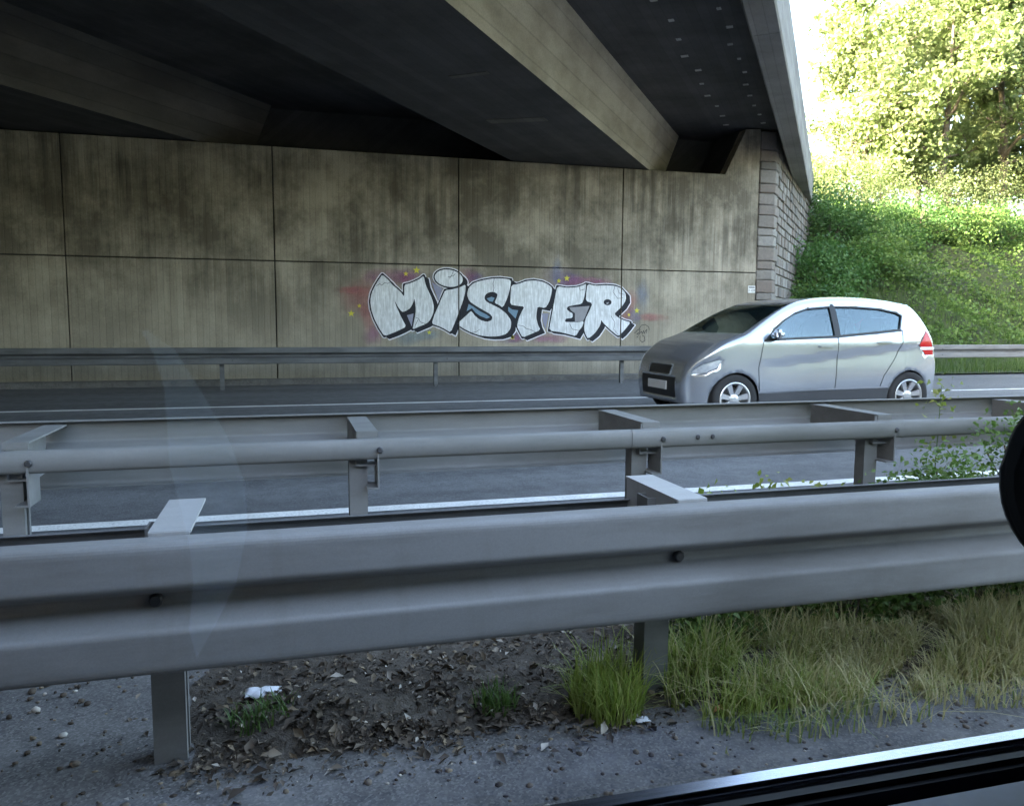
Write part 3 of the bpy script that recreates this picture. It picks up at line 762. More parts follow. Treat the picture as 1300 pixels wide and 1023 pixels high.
# ------------------------------------------------------------------ the passing car
def carpaint():
    t = NT('silver_car_paint')
    n = t.noise(t.coord(), 900, 2)
    c = t.ramp(n, [(.3, (.46, .50, .55)), (.7, (.54, .575, .62))])
    t.base(c, .25, .75); t.b.inputs['Coat Weight'].default_value = .8; t.b.inputs['Coat Roughness'].default_value = .06
    return t.m
M['car'] = carpaint()
def glassmat(name, tint, rough=.02, fac=.4):
    t = NT(name); t.base(tint, .08, 0, None, .6)
    gl = t.n('BsdfGlossy'); gl.inputs['Roughness'].default_value = rough; gl.inputs['Color'].default_value = (.75, .92, .97, 1)
    fr = t.n('Fresnel'); fr.inputs['IOR'].default_value = 1.6
    mx = t.n('MixShader'); t.l(t.math('ADD', t.math('MULTIPLY', fr.outputs[0], 1.0), fac * .3, True), mx.inputs[0])
    tr = t.n('BsdfTransparent'); tr.inputs[0].default_value = (.42, .52, .52, 1)
    m0 = t.n('MixShader'); m0.inputs[0].default_value = .75; t.l(t.b.outputs[0], m0.inputs[1]); t.l(tr.outputs[0], m0.inputs[2])
    t.l(m0.outputs[0], mx.inputs[1]); t.l(gl.outputs[0], mx.inputs[2]); t.l(mx.outputs[0], t.out.inputs['Surface'])
    return t.m
M['glass'] = glassmat('car_window_glass', (.02, .05, .055), .02, .3)
M['plastic'] = simple('dark_grey_plastic', (.055, .058, .065), .5, 0, .1)
M['black'] = simple('black_trim', (.012, .012, .013), .45, 0, .1)
M['interior'] = simple('dark_cabin_fabric', (.03, .03, .033), .9)
M['tyre'] = simple('tyre_rubber', (.02, .02, .021), .85)
M['rim'] = simple('silver_alloy', (.62, .63, .65), .28, .75, .05)
M['chrome'] = simple('chrome', (.75, .76, .78), .12, .95, .03)
M['lamp'] = simple('headlamp_lens', (.62, .66, .70), .08, .35, .15, 30)
M['red'] = simple('red_tail_lamp', (.50, .015, .02), .12, 0, .1, 30)
M['white'] = simple('white_reflector', (.75, .75, .74), .2, 0, .05)

CX0, CYC = 4.44, 9.34
prof = [(.05, .24), (.015, .36), (.0, .50), (.02, .60), (.075, .71), (.20, .82), (.40, .925), (.60, 1.005), (.78, 1.065), (.92, 1.118),
        (1.10, 1.22), (1.30, 1.332), (1.50, 1.430), (1.70, 1.504), (1.9, 1.545), (2.15, 1.575), (2.45, 1.587), (2.75, 1.58), (3.05, 1.558), (3.30, 1.525), (3.47, 1.485),
        (3.57, 1.38), (3.66, 1.24), (3.73, 1.10), (3.775, .98), (3.80, .86), (3.835, .72), (3.84, .56), (3.83, .42), (3.79, .28)]
def shape(p): return [((.6 - (.6 - x) * .70) if x < .6 else (3.4 + (x - 3.4) * 1.12 if x > 3.4 else x), z) for x, z in p]
prof = shape(prof)
def catmull(p, m=3):
    out = []
    for i in range(len(p) - 1):
        p0, p1, p2, p3 = p[max(i - 1, 0)], p[i], p[i + 1], p[min(i + 2, len(p) - 1)]
        for k in range(m):
            t = k / m
            out.append(tuple(.5 * ((2 * p1[j]) + (-p0[j] + p2[j]) * t + (2 * p0[j] - 5 * p1[j] + 4 * p2[j] - p3[j]) * t * t + (-p0[j] + 3 * p1[j] - 3 * p2[j] + p3[j]) * t ** 3) for j in (0, 1)))
    out.append(p[-1]); return out
PR = catmull(prof, 3)
def hw(x, z):
    a = 1 - .34 * max(0, (.75 - x) / .58) ** 2.4 - .115 * max(0, (x - 3.0) / .84) ** 2.4
    b = .882 * a
    if z > 1.0: b *= 1 - .235 * ((z - 1.0) / .55) ** 1.25
    if z < .74: b *= 1 - .05 * ((.74 - z) / .5) ** 2
    zc_ = .74 + .100 * (x - 1.0); k_ = max(0, min(1, (x - .95) / .5)) * max(0, min(1, (3.75 - x) / .5))
    d_ = zc_ - z
    if d_ > 0: b -= .020 * k_ * min(1, d_ / .03) * max(0, 1 - max(0, d_ - .03) / .32)    # rising crease on the doors
    return b
def crown(x, z):                                             # rounding between the flanks and the top
    return .075
def pnorm(i):
    a = PR[max(i - 1, 0)]; b = PR[min(i + 1, len(PR) - 1)]
    tx, tz = b[0] - a[0], b[1] - a[1]; l = math.hypot(tx, tz); return (-tz / l, tx / l)
EDGE = []
for i, (x, z) in enumerate(PR):
    nx, nz = pnorm(i); d = crown(x, z); EDGE.append((x - nx * d, z - nz * d))
W1, W2, WR = .80, 3.368, .335
def arch(cx, r, a0, a1, n=14): return [(cx + r * math.cos(a0 + (a1 - a0) * k / n), .31 + r * math.sin(a0 + (a1 - a0) * k / n)) for k in range(n + 1)]
bot = .215
aw = math.asin((bot - .31) / WR)
side = list(EDGE)
low = [(EDGE[-1][0] - .02, bot)] + arch(W2, WR, aw, math.pi - aw) + [(W1 + .9, bot)] + arch(W1, WR, aw, math.pi - aw) + [(EDGE[0][0] + .03, bot)]
SIDE = side + low
WIN_F = [(1.20, 1.045), (1.33, 1.165), (1.50, 1.285), (1.68, 1.375), (1.87, 1.428), (2.20, 1.455), (2.20, 1.085)]
WIN_R = [(2.27, 1.092), (2.27, 1.457), (2.60, 1.455), (2.95, 1.435), (3.20, 1.39), (3.28, 1.35), (3.20, 1.17), (2.85, 1.14)]
SKIRT = [(W1 + WR * .98, bot), (W1 + WR * .99, .375), (2.0, .395), (W2 - WR * .99, .415), (W2 - WR * .98, bot)]
HEAD = [(.13, .615), (.16, .665), (.30, .745), (.55, .80), (.60, .79), (.50, .70), (.34, .645)]
TAIL = [(3.50, .97), (3.56, 1.06), (3.63, 1.16), (3.69, 1.06), (3.73, .92), (3.745, .84), (3.60, .84)]
TAILW = [(3.49, .90), (3.49, .945), (3.74, .945), (3.75, .90)]
HEAD = shape(HEAD); TAIL = shape(TAIL)
def build_side(sgn):
    polys = [ccw(SIDE)] + [ccw(p) for p in (WIN_F, WIN_R, SKIRT, HEAD, TAIL)]
    V = []; E = []
    for p in polys:
        n0 = len(V)
        for i in range(len(p)):
            V.append(Vector(p[i])); E.append((n0 + i, n0 + (i + 1) % len(p)))
    for i in range(2, len(PR) - 2):
        nx, nz = pnorm(i); d = crown(*PR[i]) + .034; V.append(Vector((PR[i][0] - nx * d, PR[i][1] - nz * d)))
    nb = len(V)
    for gx in np.arange(.05, 3.95, .055):
        for gz in np.arange(.24, 1.56, .045):
            if inpoly((gx, gz), SIDE) and all((gx - q.x) ** 2 + (gz - q.y) ** 2 > .0008 for q in V[:nb]): V.append(Vector((gx + .0007, gz)))
    r = delaunay_2d_cdt(V, E, [], 0, 1e-5)
    parts = {k: [] for k in ('paint', 'wf', 'wr', 'skirt', 'head', 'tail')}
    for f in r[2]:
        c = sum((r[0][i] for i in f), Vector((0, 0))) / len(f)
        if not inpoly(c, SIDE): continue
        k = 'paint'
        for kk, p in (('wf', WIN_F), ('wr', WIN_R), ('skirt', SKIRT), ('head', HEAD), ('tail', TAIL)):
            if inpoly(c, p): k = kk
        parts[k].append(f)
    return r[0], parts
car = thing('hatchback_car', 'silver five-door hatchback driving past on the opposing carriageway', 'car', (CX0 + 1.92, CYC, 0))
SV, SPARTS = build_side(1)
def side_mesh(faces, sgn, inset=0.0):
    bm = bmesh.new(); mp = {}
    for f in faces:
        vs_ = []
        for i in f:
            if i not in mp:
                v = SV[i]; mp[i] = bm.verts.new((CX0 + v.x, CYC + sgn * (hw(v.x, v.y) - inset), v.y))
            vs_.append(mp[i])
        try: bm.faces.new(vs_)
        except ValueError: pass
    bm.normal_update()
    for f in bm.faces:
        if f.normal.y * sgn < 0: f.normal_flip()
    return bm
# body: both flanks + the strip over the top, welded
body = bmesh.new()
def put(bm, pts):
    return [bm.verts.new(p) for p in pts]
NA = 12
def strip_pt(i, s):
    x, z = PR[i]; nx, nz = pnorm(i); d = crown(x, z)
    q = d * (1 - math.sqrt(max(0, 1 - (max(0, abs(s) - .84) / .16) ** 2)))
    xx, zz = x - nx * q, z - nz * q
    ex, ez = EDGE[i]
    wd = hw(ex, ez) * s
    bow = .05 * (1 - s * s) if False else 0
    return Vector((CX0 + xx, CYC + wd, zz))
def strip_class(i, s):
    x, z = PR[i]; x1, z1 = PR[min(i + 1, len(PR) - 1)]; xm, zm = (x + x1) / 2, (z + z1) / 2
    if .93 < xm < 1.66 and abs(s) < .885: return 'windscreen'
    if 3.52 < xm < 3.76 and zm > 1.1 and abs(s) < .84: return 'rear'
    if xm < .20 and zm < .56 and zm > .30 and abs(s) < .7: return 'grille'
    if xm < .235 and zm > .6 and zm < .70 and abs(s) < .42: return 'grille'
    return 'body'
SS = [-1 + 2 * k / (NA * 2) for k in range(NA * 2 + 1)]
SS = sorted(set([round(s, 4) for s in SS] + [-.885, .885, -.84, .84, -.7, .7, -.42, .42, -.90, .90, -.94, .94, -.97, .97, -.988, .988, -.997, .997]))
groups = {k: bmesh.new() for k in ('body', 'windscreen', 'rear', 'grille')}
caches = {k: {} for k in groups}
def sv(k, i, j):
    c = caches[k]
    if (i, j) not in c: c[(i, j)] = groups[k].verts.new(strip_pt(i, SS[j]))
    return c[(i, j)]
for i in range(len(PR) - 1):
    for j in range(len(SS) - 1):
        k = strip_class(i, (SS[j] + SS[j + 1]) / 2)
        groups[k].faces.new((sv(k, i, j), sv(k, i + 1, j), sv(k, i + 1, j + 1), sv(k, i, j + 1)))
for sgn in (-1, 1):
    b = side_mesh(SPARTS['paint'], sgn); me = bpy.data.meshes.new('t'); b.to_mesh(me); b.free(); groups['body'].from_mesh(me); bpy.data.meshes.remove(me)
bmesh.ops.remove_doubles(groups['body'], verts=groups['body'].verts, dist=.004)
bo = obj('body', groups['body'], M['car'], car, smooth=True)
md = bo.modifiers.new('thickness', 'SOLIDIFY'); md.thickness = .012; md.offset = -1
outw = lambda c: Vector((c.x - CX0 - 2.0, 0, c.z - .6))
gw = open_obj('windscreen', groups['windscreen'], M['glass'], car, outw)
open_obj('rear_window', groups['rear'], M['glass'], car, outw)
obj('grille', groups['grille'], M['black'], car, smooth=True)
for sgn in (-1, 1):
    for wp in (WIN_F, WIN_R):
        cxm = sum(p[0] for p in wp) / len(wp); czm = sum(p[1] for p in wp) / len(wp)
        x0_, x1_ = min(p[0] for p in wp) - .03, max(p[0] for p in wp) + .03; z0_, z1_ = min(p[1] for p in wp) - .03, max(p[1] for p in wp) + .02
        big = [(cxm + (p[0] - cxm) * 1.07, czm + (p[1] - czm) * 1.12) for p in wp]
        bm = bmesh.new(); gx = np.linspace(x0_, x1_, 40); gz = np.linspace(z0_, z1_, 18); cc = {}
        def gv(i, j):
            if (i, j) not in cc: cc[(i, j)] = bm.verts.new((CX0 + gx[i], CYC + sgn * (hw(gx[i], gz[j]) - .019), gz[j]))
            return cc[(i, j)]
        for i in range(39):
            for j in range(17):
                if inpoly(((gx[i] + gx[i + 1]) / 2, (gz[j] + gz[j + 1]) / 2), big): bm.faces.new((gv(i, j), gv(i + 1, j), gv(i + 1, j + 1), gv(i, j + 1)))
        open_obj('side_window', bm, M['glass'], car, lambda c: Vector((0, sgn, 0)))
    for k, nm, mt in (('skirt', 'side_skirt', 'plastic'), ('head', 'headlight', 'lamp'), ('tail', 'tail_light', 'red')):
        open_obj(nm, side_mesh(SPARTS[k], sgn, .004 if k in ('wf', 'wr') else -.004), M[mt], car, lambda c: Vector((0, sgn, 0)))
    def strip2d(pts, wd, nm, mt, lift=.003):
        polys = []
        V, Fc = union_tris(stroke_polys(pts, wd, False))
        bm = bmesh.new(); vv = [bm.verts.new((CX0 + v.x, CYC + sgn * (hw(v.x, v.y) + lift), v.y)) for v in V]
        for f in Fc:
            try: bm.faces.new([vv[i] for i in f])
            except ValueError: pass
        return obj(nm, bm, M[mt], car)
    def dense(p, n=6):
        out = []
        for a, b in zip(p, p[1:]):
            out += [(a[0] + (b[0] - a[0]) * k / n, a[1] + (b[1] - a[1]) * k / n) for k in range(n)]
        return out + [p[-1]]
    for wp in (WIN_F, WIN_R):
        for half in (wp[:5], wp[4:] + [wp[0]]): strip2d(dense(half, 5), .009, 'window_seal', 'black', .0015)
    strip2d(dense([(1.18, 1.035), (2.22, 1.075), (2.86, 1.128), (3.22, 1.160)]), .011, 'window_trim', 'black')
    strip2d(dense([(2.235, 1.09), (2.235, 1.46)], 5), .033, 'door_pillar_trim', 'black', .002)
    strip2d(dense([(1.13, .42), (1.10, .70), (1.16, 1.03)], 6), .004, 'door_gap', 'black')
    strip2d(dense([(2.22, .42), (2.235, .80), (2.235, 1.08)], 6), .004, 'door_gap', 'black')
    strip2d(dense([(2.90, .42), (2.95, .58), (3.10, .78), (3.22, 1.0), (3.24, 1.16)], 5), .004, 'door_gap', 'black')
    strip2d(dense([(1.14, .408), (2.2, .418), (3.02, .432)], 8), .010, 'sill_trim', 'chrome', .006)
    strip2d(dense([(3.535, .925), (3.65, .925), (3.775, .925)], 4), .020, 'reverse_light', 'white', .007)
    for hx, hz in ((2.05, .955), (2.93, 1.005)):
        bm = bmesh.new(); y = CYC + sgn * (hw(hx, hz) + .022)
        bx(bm, CX0 + hx - .10, CX0 + hx + .10, y - .012, y + .012, hz - .013, hz + .013); bevel(bm, .008, 2)
        bx(bm, CX0 + hx - .09, CX0 + hx - .07, y - sgn * .035 - .01, y, hz - .008, hz + .008); bx(bm, CX0 + hx + .07, CX0 + hx + .09, y - sgn * .035 - .01, y, hz - .008, hz + .008)
        obj('door_handle', bm, M['car'], car)
    # wing mirror
    bm = bmesh.new(); y = CYC + sgn * (hw(1.3, 1.08) + .10)
    bx(bm, CX0 + 1.24, CX0 + 1.36, y - .085, y + .085, 1.04, 1.17); bevel(bm, .04, 3)
    mi = obj('wing_mirror', bm, M['car'], car, smooth=True)
    bm = bmesh.new(); bx(bm, CX0 + 1.27, CX0 + 1.33, min(y, y - sgn * .14), max(y, y - sgn * .14), 1.035, 1.06); obj('mirror_arm', bm, M['black'], mi)
# cabin: floor, dash, seats, dark roof lining
cab = bmesh.new(); bx(cab, CX0 + .55, CX0 + 3.55, CYC - .72, CYC + .72, .30, .62); bx(cab, CX0 + .75, CX0 + 1.25, CYC - .70, CYC + .70, .62, .98)
obj('cabin_floor', cab, M['interior'], car)
for sx in (1.95, 2.85):
    for sy in (-.36, .36):
        bm = bmesh.new(); bx(bm, CX0 + sx - .28, CX0 + sx + .26, CYC + sy - .25, CYC + sy + .25, .62, .82)
        Mx = Matrix.Translation((CX0 + sx + .27, CYC + sy, .8)) @ Matrix.Rotation(R(14), 4, 'Y'); bx(bm, -.07, .07, -.24, .24, -.05, .52, Mx); bx(bm, -.05, .05, -.13, .13, .55, .73, Mx)
        bevel(bm, .035, 2); obj('seat', bm, M['interior'], car)
bm = bmesh.new(); bx(bm, CX0 + .45, CX0 + 3.7, CYC - .62, CYC + .62, .19, .31); obj('underbody', bm, M['black'], car)
# bumpers' lower lips, plates
bm = bmesh.new(); bx(bm, CX0 + .165, CX0 + .178, CYC - .26, CYC + .26, .40, .51); bevel(bm, .004); obj('licence_plate', bm, M['white'], car)
bm = bmesh.new(); bx(bm, CX0 + 3.895, CX0 + 3.91, CYC - .26, CYC + .26, .60, .71); bevel(bm, .004); obj('licence_plate', bm, M['white'], car)
# rear spoiler
bm = bmesh.new(); bx(bm, CX0 + 3.38, CX0 + 3.56, CYC - .56, CYC + .56, 1.478, 1.500); bevel(bm, .01, 2); obj('roof_spoiler', bm, M['car'], car, smooth=True)
# wheels
def make_wheel(x, sgn):
    y = CYC + sgn * .765
    bm = bmesh.new()
    lathe_y(bm, [(.205, .085 * sgn), (.235, .095 * sgn), (.285, .098 * sgn), (.305, .085 * sgn), (.311, .06 * sgn), (.311, -.06 * sgn), (.305, -.085 * sgn), (.285, -.098 * sgn), (.205, -.085 * sgn), (.205, .085 * sgn)], 40, CX0 + x, y, .312)
    wt = thing_part = mesh_obj('wheel', bm_mesh('wheel', bm), M['tyre'], car, (0, 0, 0), True)
    bm = bmesh.new()
    lathe_y(bm, [(.206, .088 * sgn), (.213, .094 * sgn), (.205, .098 * sgn), (.188, .090 * sgn), (.180, .02 * sgn), (.178, -.07 * sgn)], 40, CX0 + x, y, .312)
    for k in range(7):
        a = k * 2 * math.pi / 7 + .2
        for da in (-.10, .10):
            p = [(.05, -.020), (.19, -.016), (.19, .016), (.05, .020)]
            ca, sa = math.cos(a + da), math.sin(a + da)
            f = lambda dy: (lambda q: (CX0 + x + q[0] * ca - q[1] * sa, y + sgn * (dy - .03 * (1 - q[0] / .19)) , .312 + q[0] * sa + q[1] * ca))
            extrude_profile(bm, p, f(.086), f(.055))
    lathe_y(bm, [(.0001, .082 * sgn), (.03, .082 * sgn), (.06, .074 * sgn), (.066, .04 * sgn), (.066, -.02 * sgn)], 24, CX0 + x, y, .312)
    obj('rim', bm, M['rim'], wt)
    bm = bmesh.new(); lathe_y(bm, [(.0001, -.02 * sgn), (.15, -.02 * sgn), (.15, -.035 * sgn)], 28, CX0 + x, y, .312); obj('brake_disc', bm, M['galv_dark'], wt)
    bm = bmesh.new(); rr = WR - .006
    prf = [(CX0 + x + rr * math.cos(a), .31 + rr * math.sin(a)) for a in np.linspace(-.25, math.pi + .25, 20)]
    y0, y1 = CYC + sgn * .62, CYC + sgn * (hw(x, .5) - .06)
    extrude_profile(bm, prf, lambda p: (p[0], y0, p[1]), lambda p: (p[0], y1, p[1]), False)
    obj('wheel_arch_liner', bm, M['black'], car)
for x in (W1, W2):
    for s in (-1, 1): make_wheel(x, s)

# ------------------------------------------------------------------ the camera's own car: window sill of the door and the wing mirror
M['door_navy'] = simple('navy_door_lining', (.03, .045, .11), .5, 0, .2, 30)
M['sill_strip'] = simple('glossy_window_strip', (.34, .36, .42), .2, 1.0, .03, 4)
M['mirror_shell'] = simple('black_mirror_plastic', (.018, .019, .021), .42, 0, .1)
M['mirror_face'] = simple('dark_mirror_face', (.01, .011, .014), .2, 0, .1)
M['rubber'] = simple('black_window_rubber', (.008, .008, .009), .7)
ownc = thing('car_door', 'dark front door of the camera car with shiny window strip and mirror', 'car door', (0, .5, .12))
def slope_box(name, y0, y1, zr0, zr1, mat, x0=-.9, x1=1.5, b=.006):
    """door pieces rise gently along the car"""
    bm = bmesh.new(); bx(bm, x0, x1, y0, y1, zr0, zr1)
    bevel(bm, b, 2)
    for v in bm.verts: v.co.z += -.009 * (v.co.x - .3)
    return obj(name, bm, mat, ownc, smooth=False)
SY = .60
slope_box('window_strip', SY - .012, SY + .010, HC - .440, HC - .414, M['sill_strip'], b=.004)
slope_box('window_seal', SY - .034, SY - .013, HC - .45, HC - .420, M['rubber'])
slope_box('door_lining', SY - .15, SY - .036, HC - .95, HC - .424, M['door_navy'], b=.02)
slope_box('door_skin', SY - .034, SY + .045, HC - .95, HC - .452, M['door_navy'], b=.015)
# side window pane and the dark cabin behind the camera, with an added pale crescent for it to mirror
t_ = NT('side_window_glass')
gl_ = t_.n('BsdfGlossy'); gl_.inputs['Roughness'].default_value = .035; gl_.inputs['Color'].default_value = (1, 1, 1, 1)
tr_ = t_.n('BsdfTransparent'); tr_.inputs[0].default_value = (.99, .995, .99, 1); fr_ = t_.n('Fresnel'); fr_.inputs['IOR'].default_value = 1.5
mx_ = t_.n('MixShader'); t_.l(t_.math('MINIMUM', t_.math('MULTIPLY', fr_.outputs[0], 3.0), .35), mx_.inputs[0]); t_.l(tr_.outputs[0], mx_.inputs[1]); t_.l(gl_.outputs[0], mx_.inputs[2]); t_.l(mx_.outputs[0], t_.out.inputs['Surface'])
M['pane'] = t_.m
bm = bmesh.new(); bm.faces.new([bm.verts.new(q) for q in ((-.88, SY - .004, HC - .43), (1.15, SY - .004, HC - .44), (1.15, SY - .004, HC + .42), (-.88, SY - .004, HC + .42))])
obj('window_pane', bm, M['pane'], ownc)
M['cabin'] = simple('black_cabin_lining', (.01, .01, .011), .9)
M['crescent_pale'] = simple('pale_blue_reflector', (.55, .74, .98), .7, 0, .06, 20)
obj('roof_lining', box_bm(-1.6, 2.0, -1.0, SY + .02, HC + .42, HC + .46), M['cabin'], ownc)
obj('cabin_back', box_bm(-1.64, -1.6, -1.0, SY + .02, .35, HC + .45), M['cabin'], ownc)
obj('front_light_block', box_bm(2.0, 2.04, -1.0, SY + .02, .30, HC + .45), M['cabin'], ownc)  # unseen dark panel added to shut out light from the front
obj('side_light_block', box_bm(1.16, 2.0, SY - .01, SY + .03, .5, HC + .43), M['cabin'], ownc)  # added panel ahead of the pane, keeps outside light off it
obj('cabin_floor', box_bm(-1.6, 2.0, -1.0, SY - .16, .30, .34), M['cabin'], ownc)
obj('far_side_lining', box_bm(-1.6, 2.0, -1.04, -1.0, .30, HC + .46), M['cabin'], ownc)
YS = .08; YV = 2 * (SY - .004) - YS
cres = [(180, 420), (215, 445), (250, 500), (285, 560), (308, 620), (312, 680), (300, 740), (275, 790), (250, 835), (240, 800), (245, 740), (240, 690), (228, 640), (215, 590), (212, 540), (208, 490), (195, 450)]
bm = bmesh.new(); extrude_profile(bm, [unproj_wall(x, y, YV) for x, y in cres], lambda p: (p[0], YS, p[1]), lambda p: (p[0], YS - .05, p[1]))
obj('crescent_reflector', bm, M['crescent_pale'], ownc)  # made-up panel, shaped only to appear as a streak in the pane
# mirror housing: an oval dish facing back along the car, only its outer rim shows
def oval(x, k, n=44, dz=0.0):
    out = []
    for i in range(n):
        a = 2 * math.pi * i / n; c, sn = math.cos(a), math.sin(a)
        q = k * (1 - .035 * (1 if 0 < math.degrees(math.atan2(sn, c)) < 150 else 0))
        out.append((x, .60 + .168 * q * math.copysign(abs(c) ** .85, c), HC - .178 + dz + .122 * q * math.copysign(abs(sn) ** .85, sn)))
    return out
def oval_rings(lst, cap0, cap1):
    bm = bmesh.new(); prev = None
    for x, k in lst:
        ring = [bm.verts.new(q) for q in oval(x, k)]
        if prev:
            for i in range(len(ring)): bm.faces.new((prev[i], prev[(i + 1) % len(ring)], ring[(i + 1) % len(ring)], ring[i]))
        elif cap0: bm.faces.new(ring[::-1])
        prev = ring
    if cap1: bm.faces.new(prev)
    return bm
mm = obj('wing_mirror', oval_rings([(.862, .80), (.848, .86), (.844, .95), (.848, .985), (.858, 1.0), (.895, 1.0), (.93, .90), (.955, .68), (.965, .3)], False, True), M['mirror_shell'], ownc, smooth=False)
obj('mirror_glass', oval_rings([(.858, .83), (.8575, .4)], False, True), M['mirror_face'], mm)
bm = box_bm(.87, .93, .56, .66, HC - .34, HC - .25, .012, 2); obj('mirror_foot', bm, M['mirror_shell'], ownc)

# ------------------------------------------------------------------ vegetation
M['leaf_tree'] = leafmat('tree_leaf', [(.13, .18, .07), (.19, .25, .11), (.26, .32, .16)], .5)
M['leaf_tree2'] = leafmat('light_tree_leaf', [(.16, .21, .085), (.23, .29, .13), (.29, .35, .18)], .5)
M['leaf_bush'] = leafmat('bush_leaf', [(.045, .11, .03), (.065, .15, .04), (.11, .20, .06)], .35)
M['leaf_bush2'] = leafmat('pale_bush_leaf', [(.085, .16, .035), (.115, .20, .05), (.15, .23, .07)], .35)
M['grass'] = leafmat('grass_blade', [(.17, .24, .045), (.25, .31, .07), (.33, .34, .11)], .35)
M['grass_dry'] = leafmat('dry_grass_blade', [(.40, .36, .18), (.52, .45, .25), (.33, .33, .15)], .35)
M['grass_green'] = leafmat('green_grass_blade', [(.06, .12, .03), (.09, .16, .04), (.12, .18, .05)], .35)
M['bark'] = simple('tree_bark', (.12, .10, .08), .9, 0, .35, 9, None, .6)

def rand_dirs(n, up=.3):
    d = RNG.normal(size=(n, 3)); d[:, 2] += up
    return d / np.linalg.norm(d, axis=1)[:, None]
def leaves(P, S, up=.6, aspect=.55, droop=0.0, fold=.25):
    """folded leaves: N x 4 verts (base, side, tip, side) as two triangles each"""
    n = len(P)
    nrm = rand_dirs(n, up); a = rand_dirs(n, -droop)
    a = a - nrm * (a * nrm).sum(1)[:, None]; a /= np.linalg.norm(a, axis=1)[:, None] + 1e-9
    b = np.cross(nrm, a); S = np.asarray(S)[:, None]
    base = P - a * S * .5; tip = P + a * S * .5 - nrm * S * .12
    l = P + b * S * aspect * .5 + nrm * S * fold * .5 - a * S * .05; r = P - b * S * aspect * .5 + nrm * S * fold * .5 - a * S * .05
    V = np.stack([base, r, tip, l], 1).reshape(-1, 3)
    i = np.arange(n)[:, None] * 4
    Fc = np.concatenate([i + [0, 1, 2], i + [0, 2, 3]], 1).reshape(-1, 3)
    return V, Fc
def leaf_obj(name, P, S, mat, parent=None, up=.6, aspect=.55, droop=0., kind=None):
    V, Fc = leaves(np.asarray(P), S, up, aspect, droop)
    o = mesh_obj(name, np_mesh(name, V, Fc), mat, parent)
    if kind: o['kind'] = kind
    return o
def make_tree(x, y, z, H, label, mat, crown_r=2.6, n_leaf=11000, lean=(0, 0), first=.28):
    t = thing('tree', label, 'tree', (x, y, z), 'trees lit by the sun on top of the bank')
    bm = bmesh.new(); tips = []
    def limb(p, d, L, r, depth):
        pts = [p]; rad = [r]; q = p.copy(); dd = d.copy(); n = 4
        for k in range(n):
            dd = (dd + Vector((random.gauss(0, .16), random.gauss(0, .16), random.gauss(.05, .10)))).normalized()
            q = q + dd * (L / n); pts.append(q.copy()); rad.append(r * (1 - .6 * (k + 1) / n))
            if depth < 3 and k >= 1:
                for _ in range(2 if depth < 2 else 1):
                    side_ = Vector((random.gauss(0, 1), random.gauss(0, 1), random.gauss(.25, .5))).normalized()
                    limb(q.copy(), (dd * .55 + side_ * .8).normalized(), L * random.uniform(.42, .62), rad[-1] * .6, depth + 1)
            if depth >= 1: tips.append((q.copy(), depth))
        tube(bm, pts, rad, 5 if depth else 8)
    base = Vector((x, y, z - .3)); p = base.copy(); pts = [p.copy()]; rad = [.16 * H / 9]
    n = 7
    for k in range(n):
        p = p + Vector((lean[0] / n + random.gauss(0, .08), lean[1] / n + random.gauss(0, .08), H * .86 / n)); pts.append(p.copy()); f = (k + 1) / n
        rad.append(.16 * H / 9 * (1 - .85 * f))
        if f > first:
            for _ in range(3):
                a = random.uniform(0, 2 * math.pi); el = random.uniform(.1, .7)
                L = crown_r * random.uniform(.7, 1.1) * (1.1 - .55 * abs(f - .55) * 1.2)
                limb(p.copy(), Vector((math.cos(a) * math.cos(el), math.sin(a) * math.cos(el), math.sin(el))), L, rad[-1] * .55, 1)
    tips.append((p.copy(), 2))
    tube(bm, pts, rad, 9)
    obj('trunk', bm, M['bark'], t, smooth=True)
    T = np.array([tuple(q) for q, d_ in tips]); wt = np.array([d_ for q, d_ in tips], float); wt /= wt.sum()
    idx = RNG.choice(len(T), n_leaf, p=wt)
    P = T[idx] + RNG.normal(size=(n_leaf, 3)) * np.array([.26, .26, .17])
    S = RNG.uniform(.08, .30, n_leaf)
    leaf_obj('crown', P, S, mat, t, .9, .8, .3)
    return t
def bz(x, y): return float(heightbank(np.array([x]), np.array([y]))[0])
TR = [(23.6, 28.5, 8.5, 'slim tree nearest the bridge end with thin pale foliage', 'leaf_tree2', 2.2, 6500), (26.6, 27.6, 11.0, 'tall leafy tree with light green crown second from bridge end', 'leaf_tree', 2.9, 13000),
      (30.0, 27.6, 12.0, 'big leafy tree with pale leaning trunk on the bank top', 'leaf_tree', 3.3, 15000), (28.9, 31.5, 13.0, 'tall tree standing behind the front row on the bank', 'leaf_tree2', 3.2, 13000),
      (33.5, 29.5, 12.5, 'dense tree far along the bank top beside the pale trunk', 'leaf_tree', 3.2, 13000), (34.0, 35.0, 13.5, 'rear tree closing the gap behind the bank trees', 'leaf_tree2', 3.2, 11000), (38.5, 32.0, 12.0, 'outermost bank tree past the dense one', 'leaf_tree', 3.0, 9000)]
for (x, y, H, lb, mt, cr, nl) in TR:
    make_tree(x, y, bz(x, y), H, lb, M[mt], cr, int(nl * 1.5), (random.uniform(-.6, .6), random.uniform(-.4, .2)), .12)

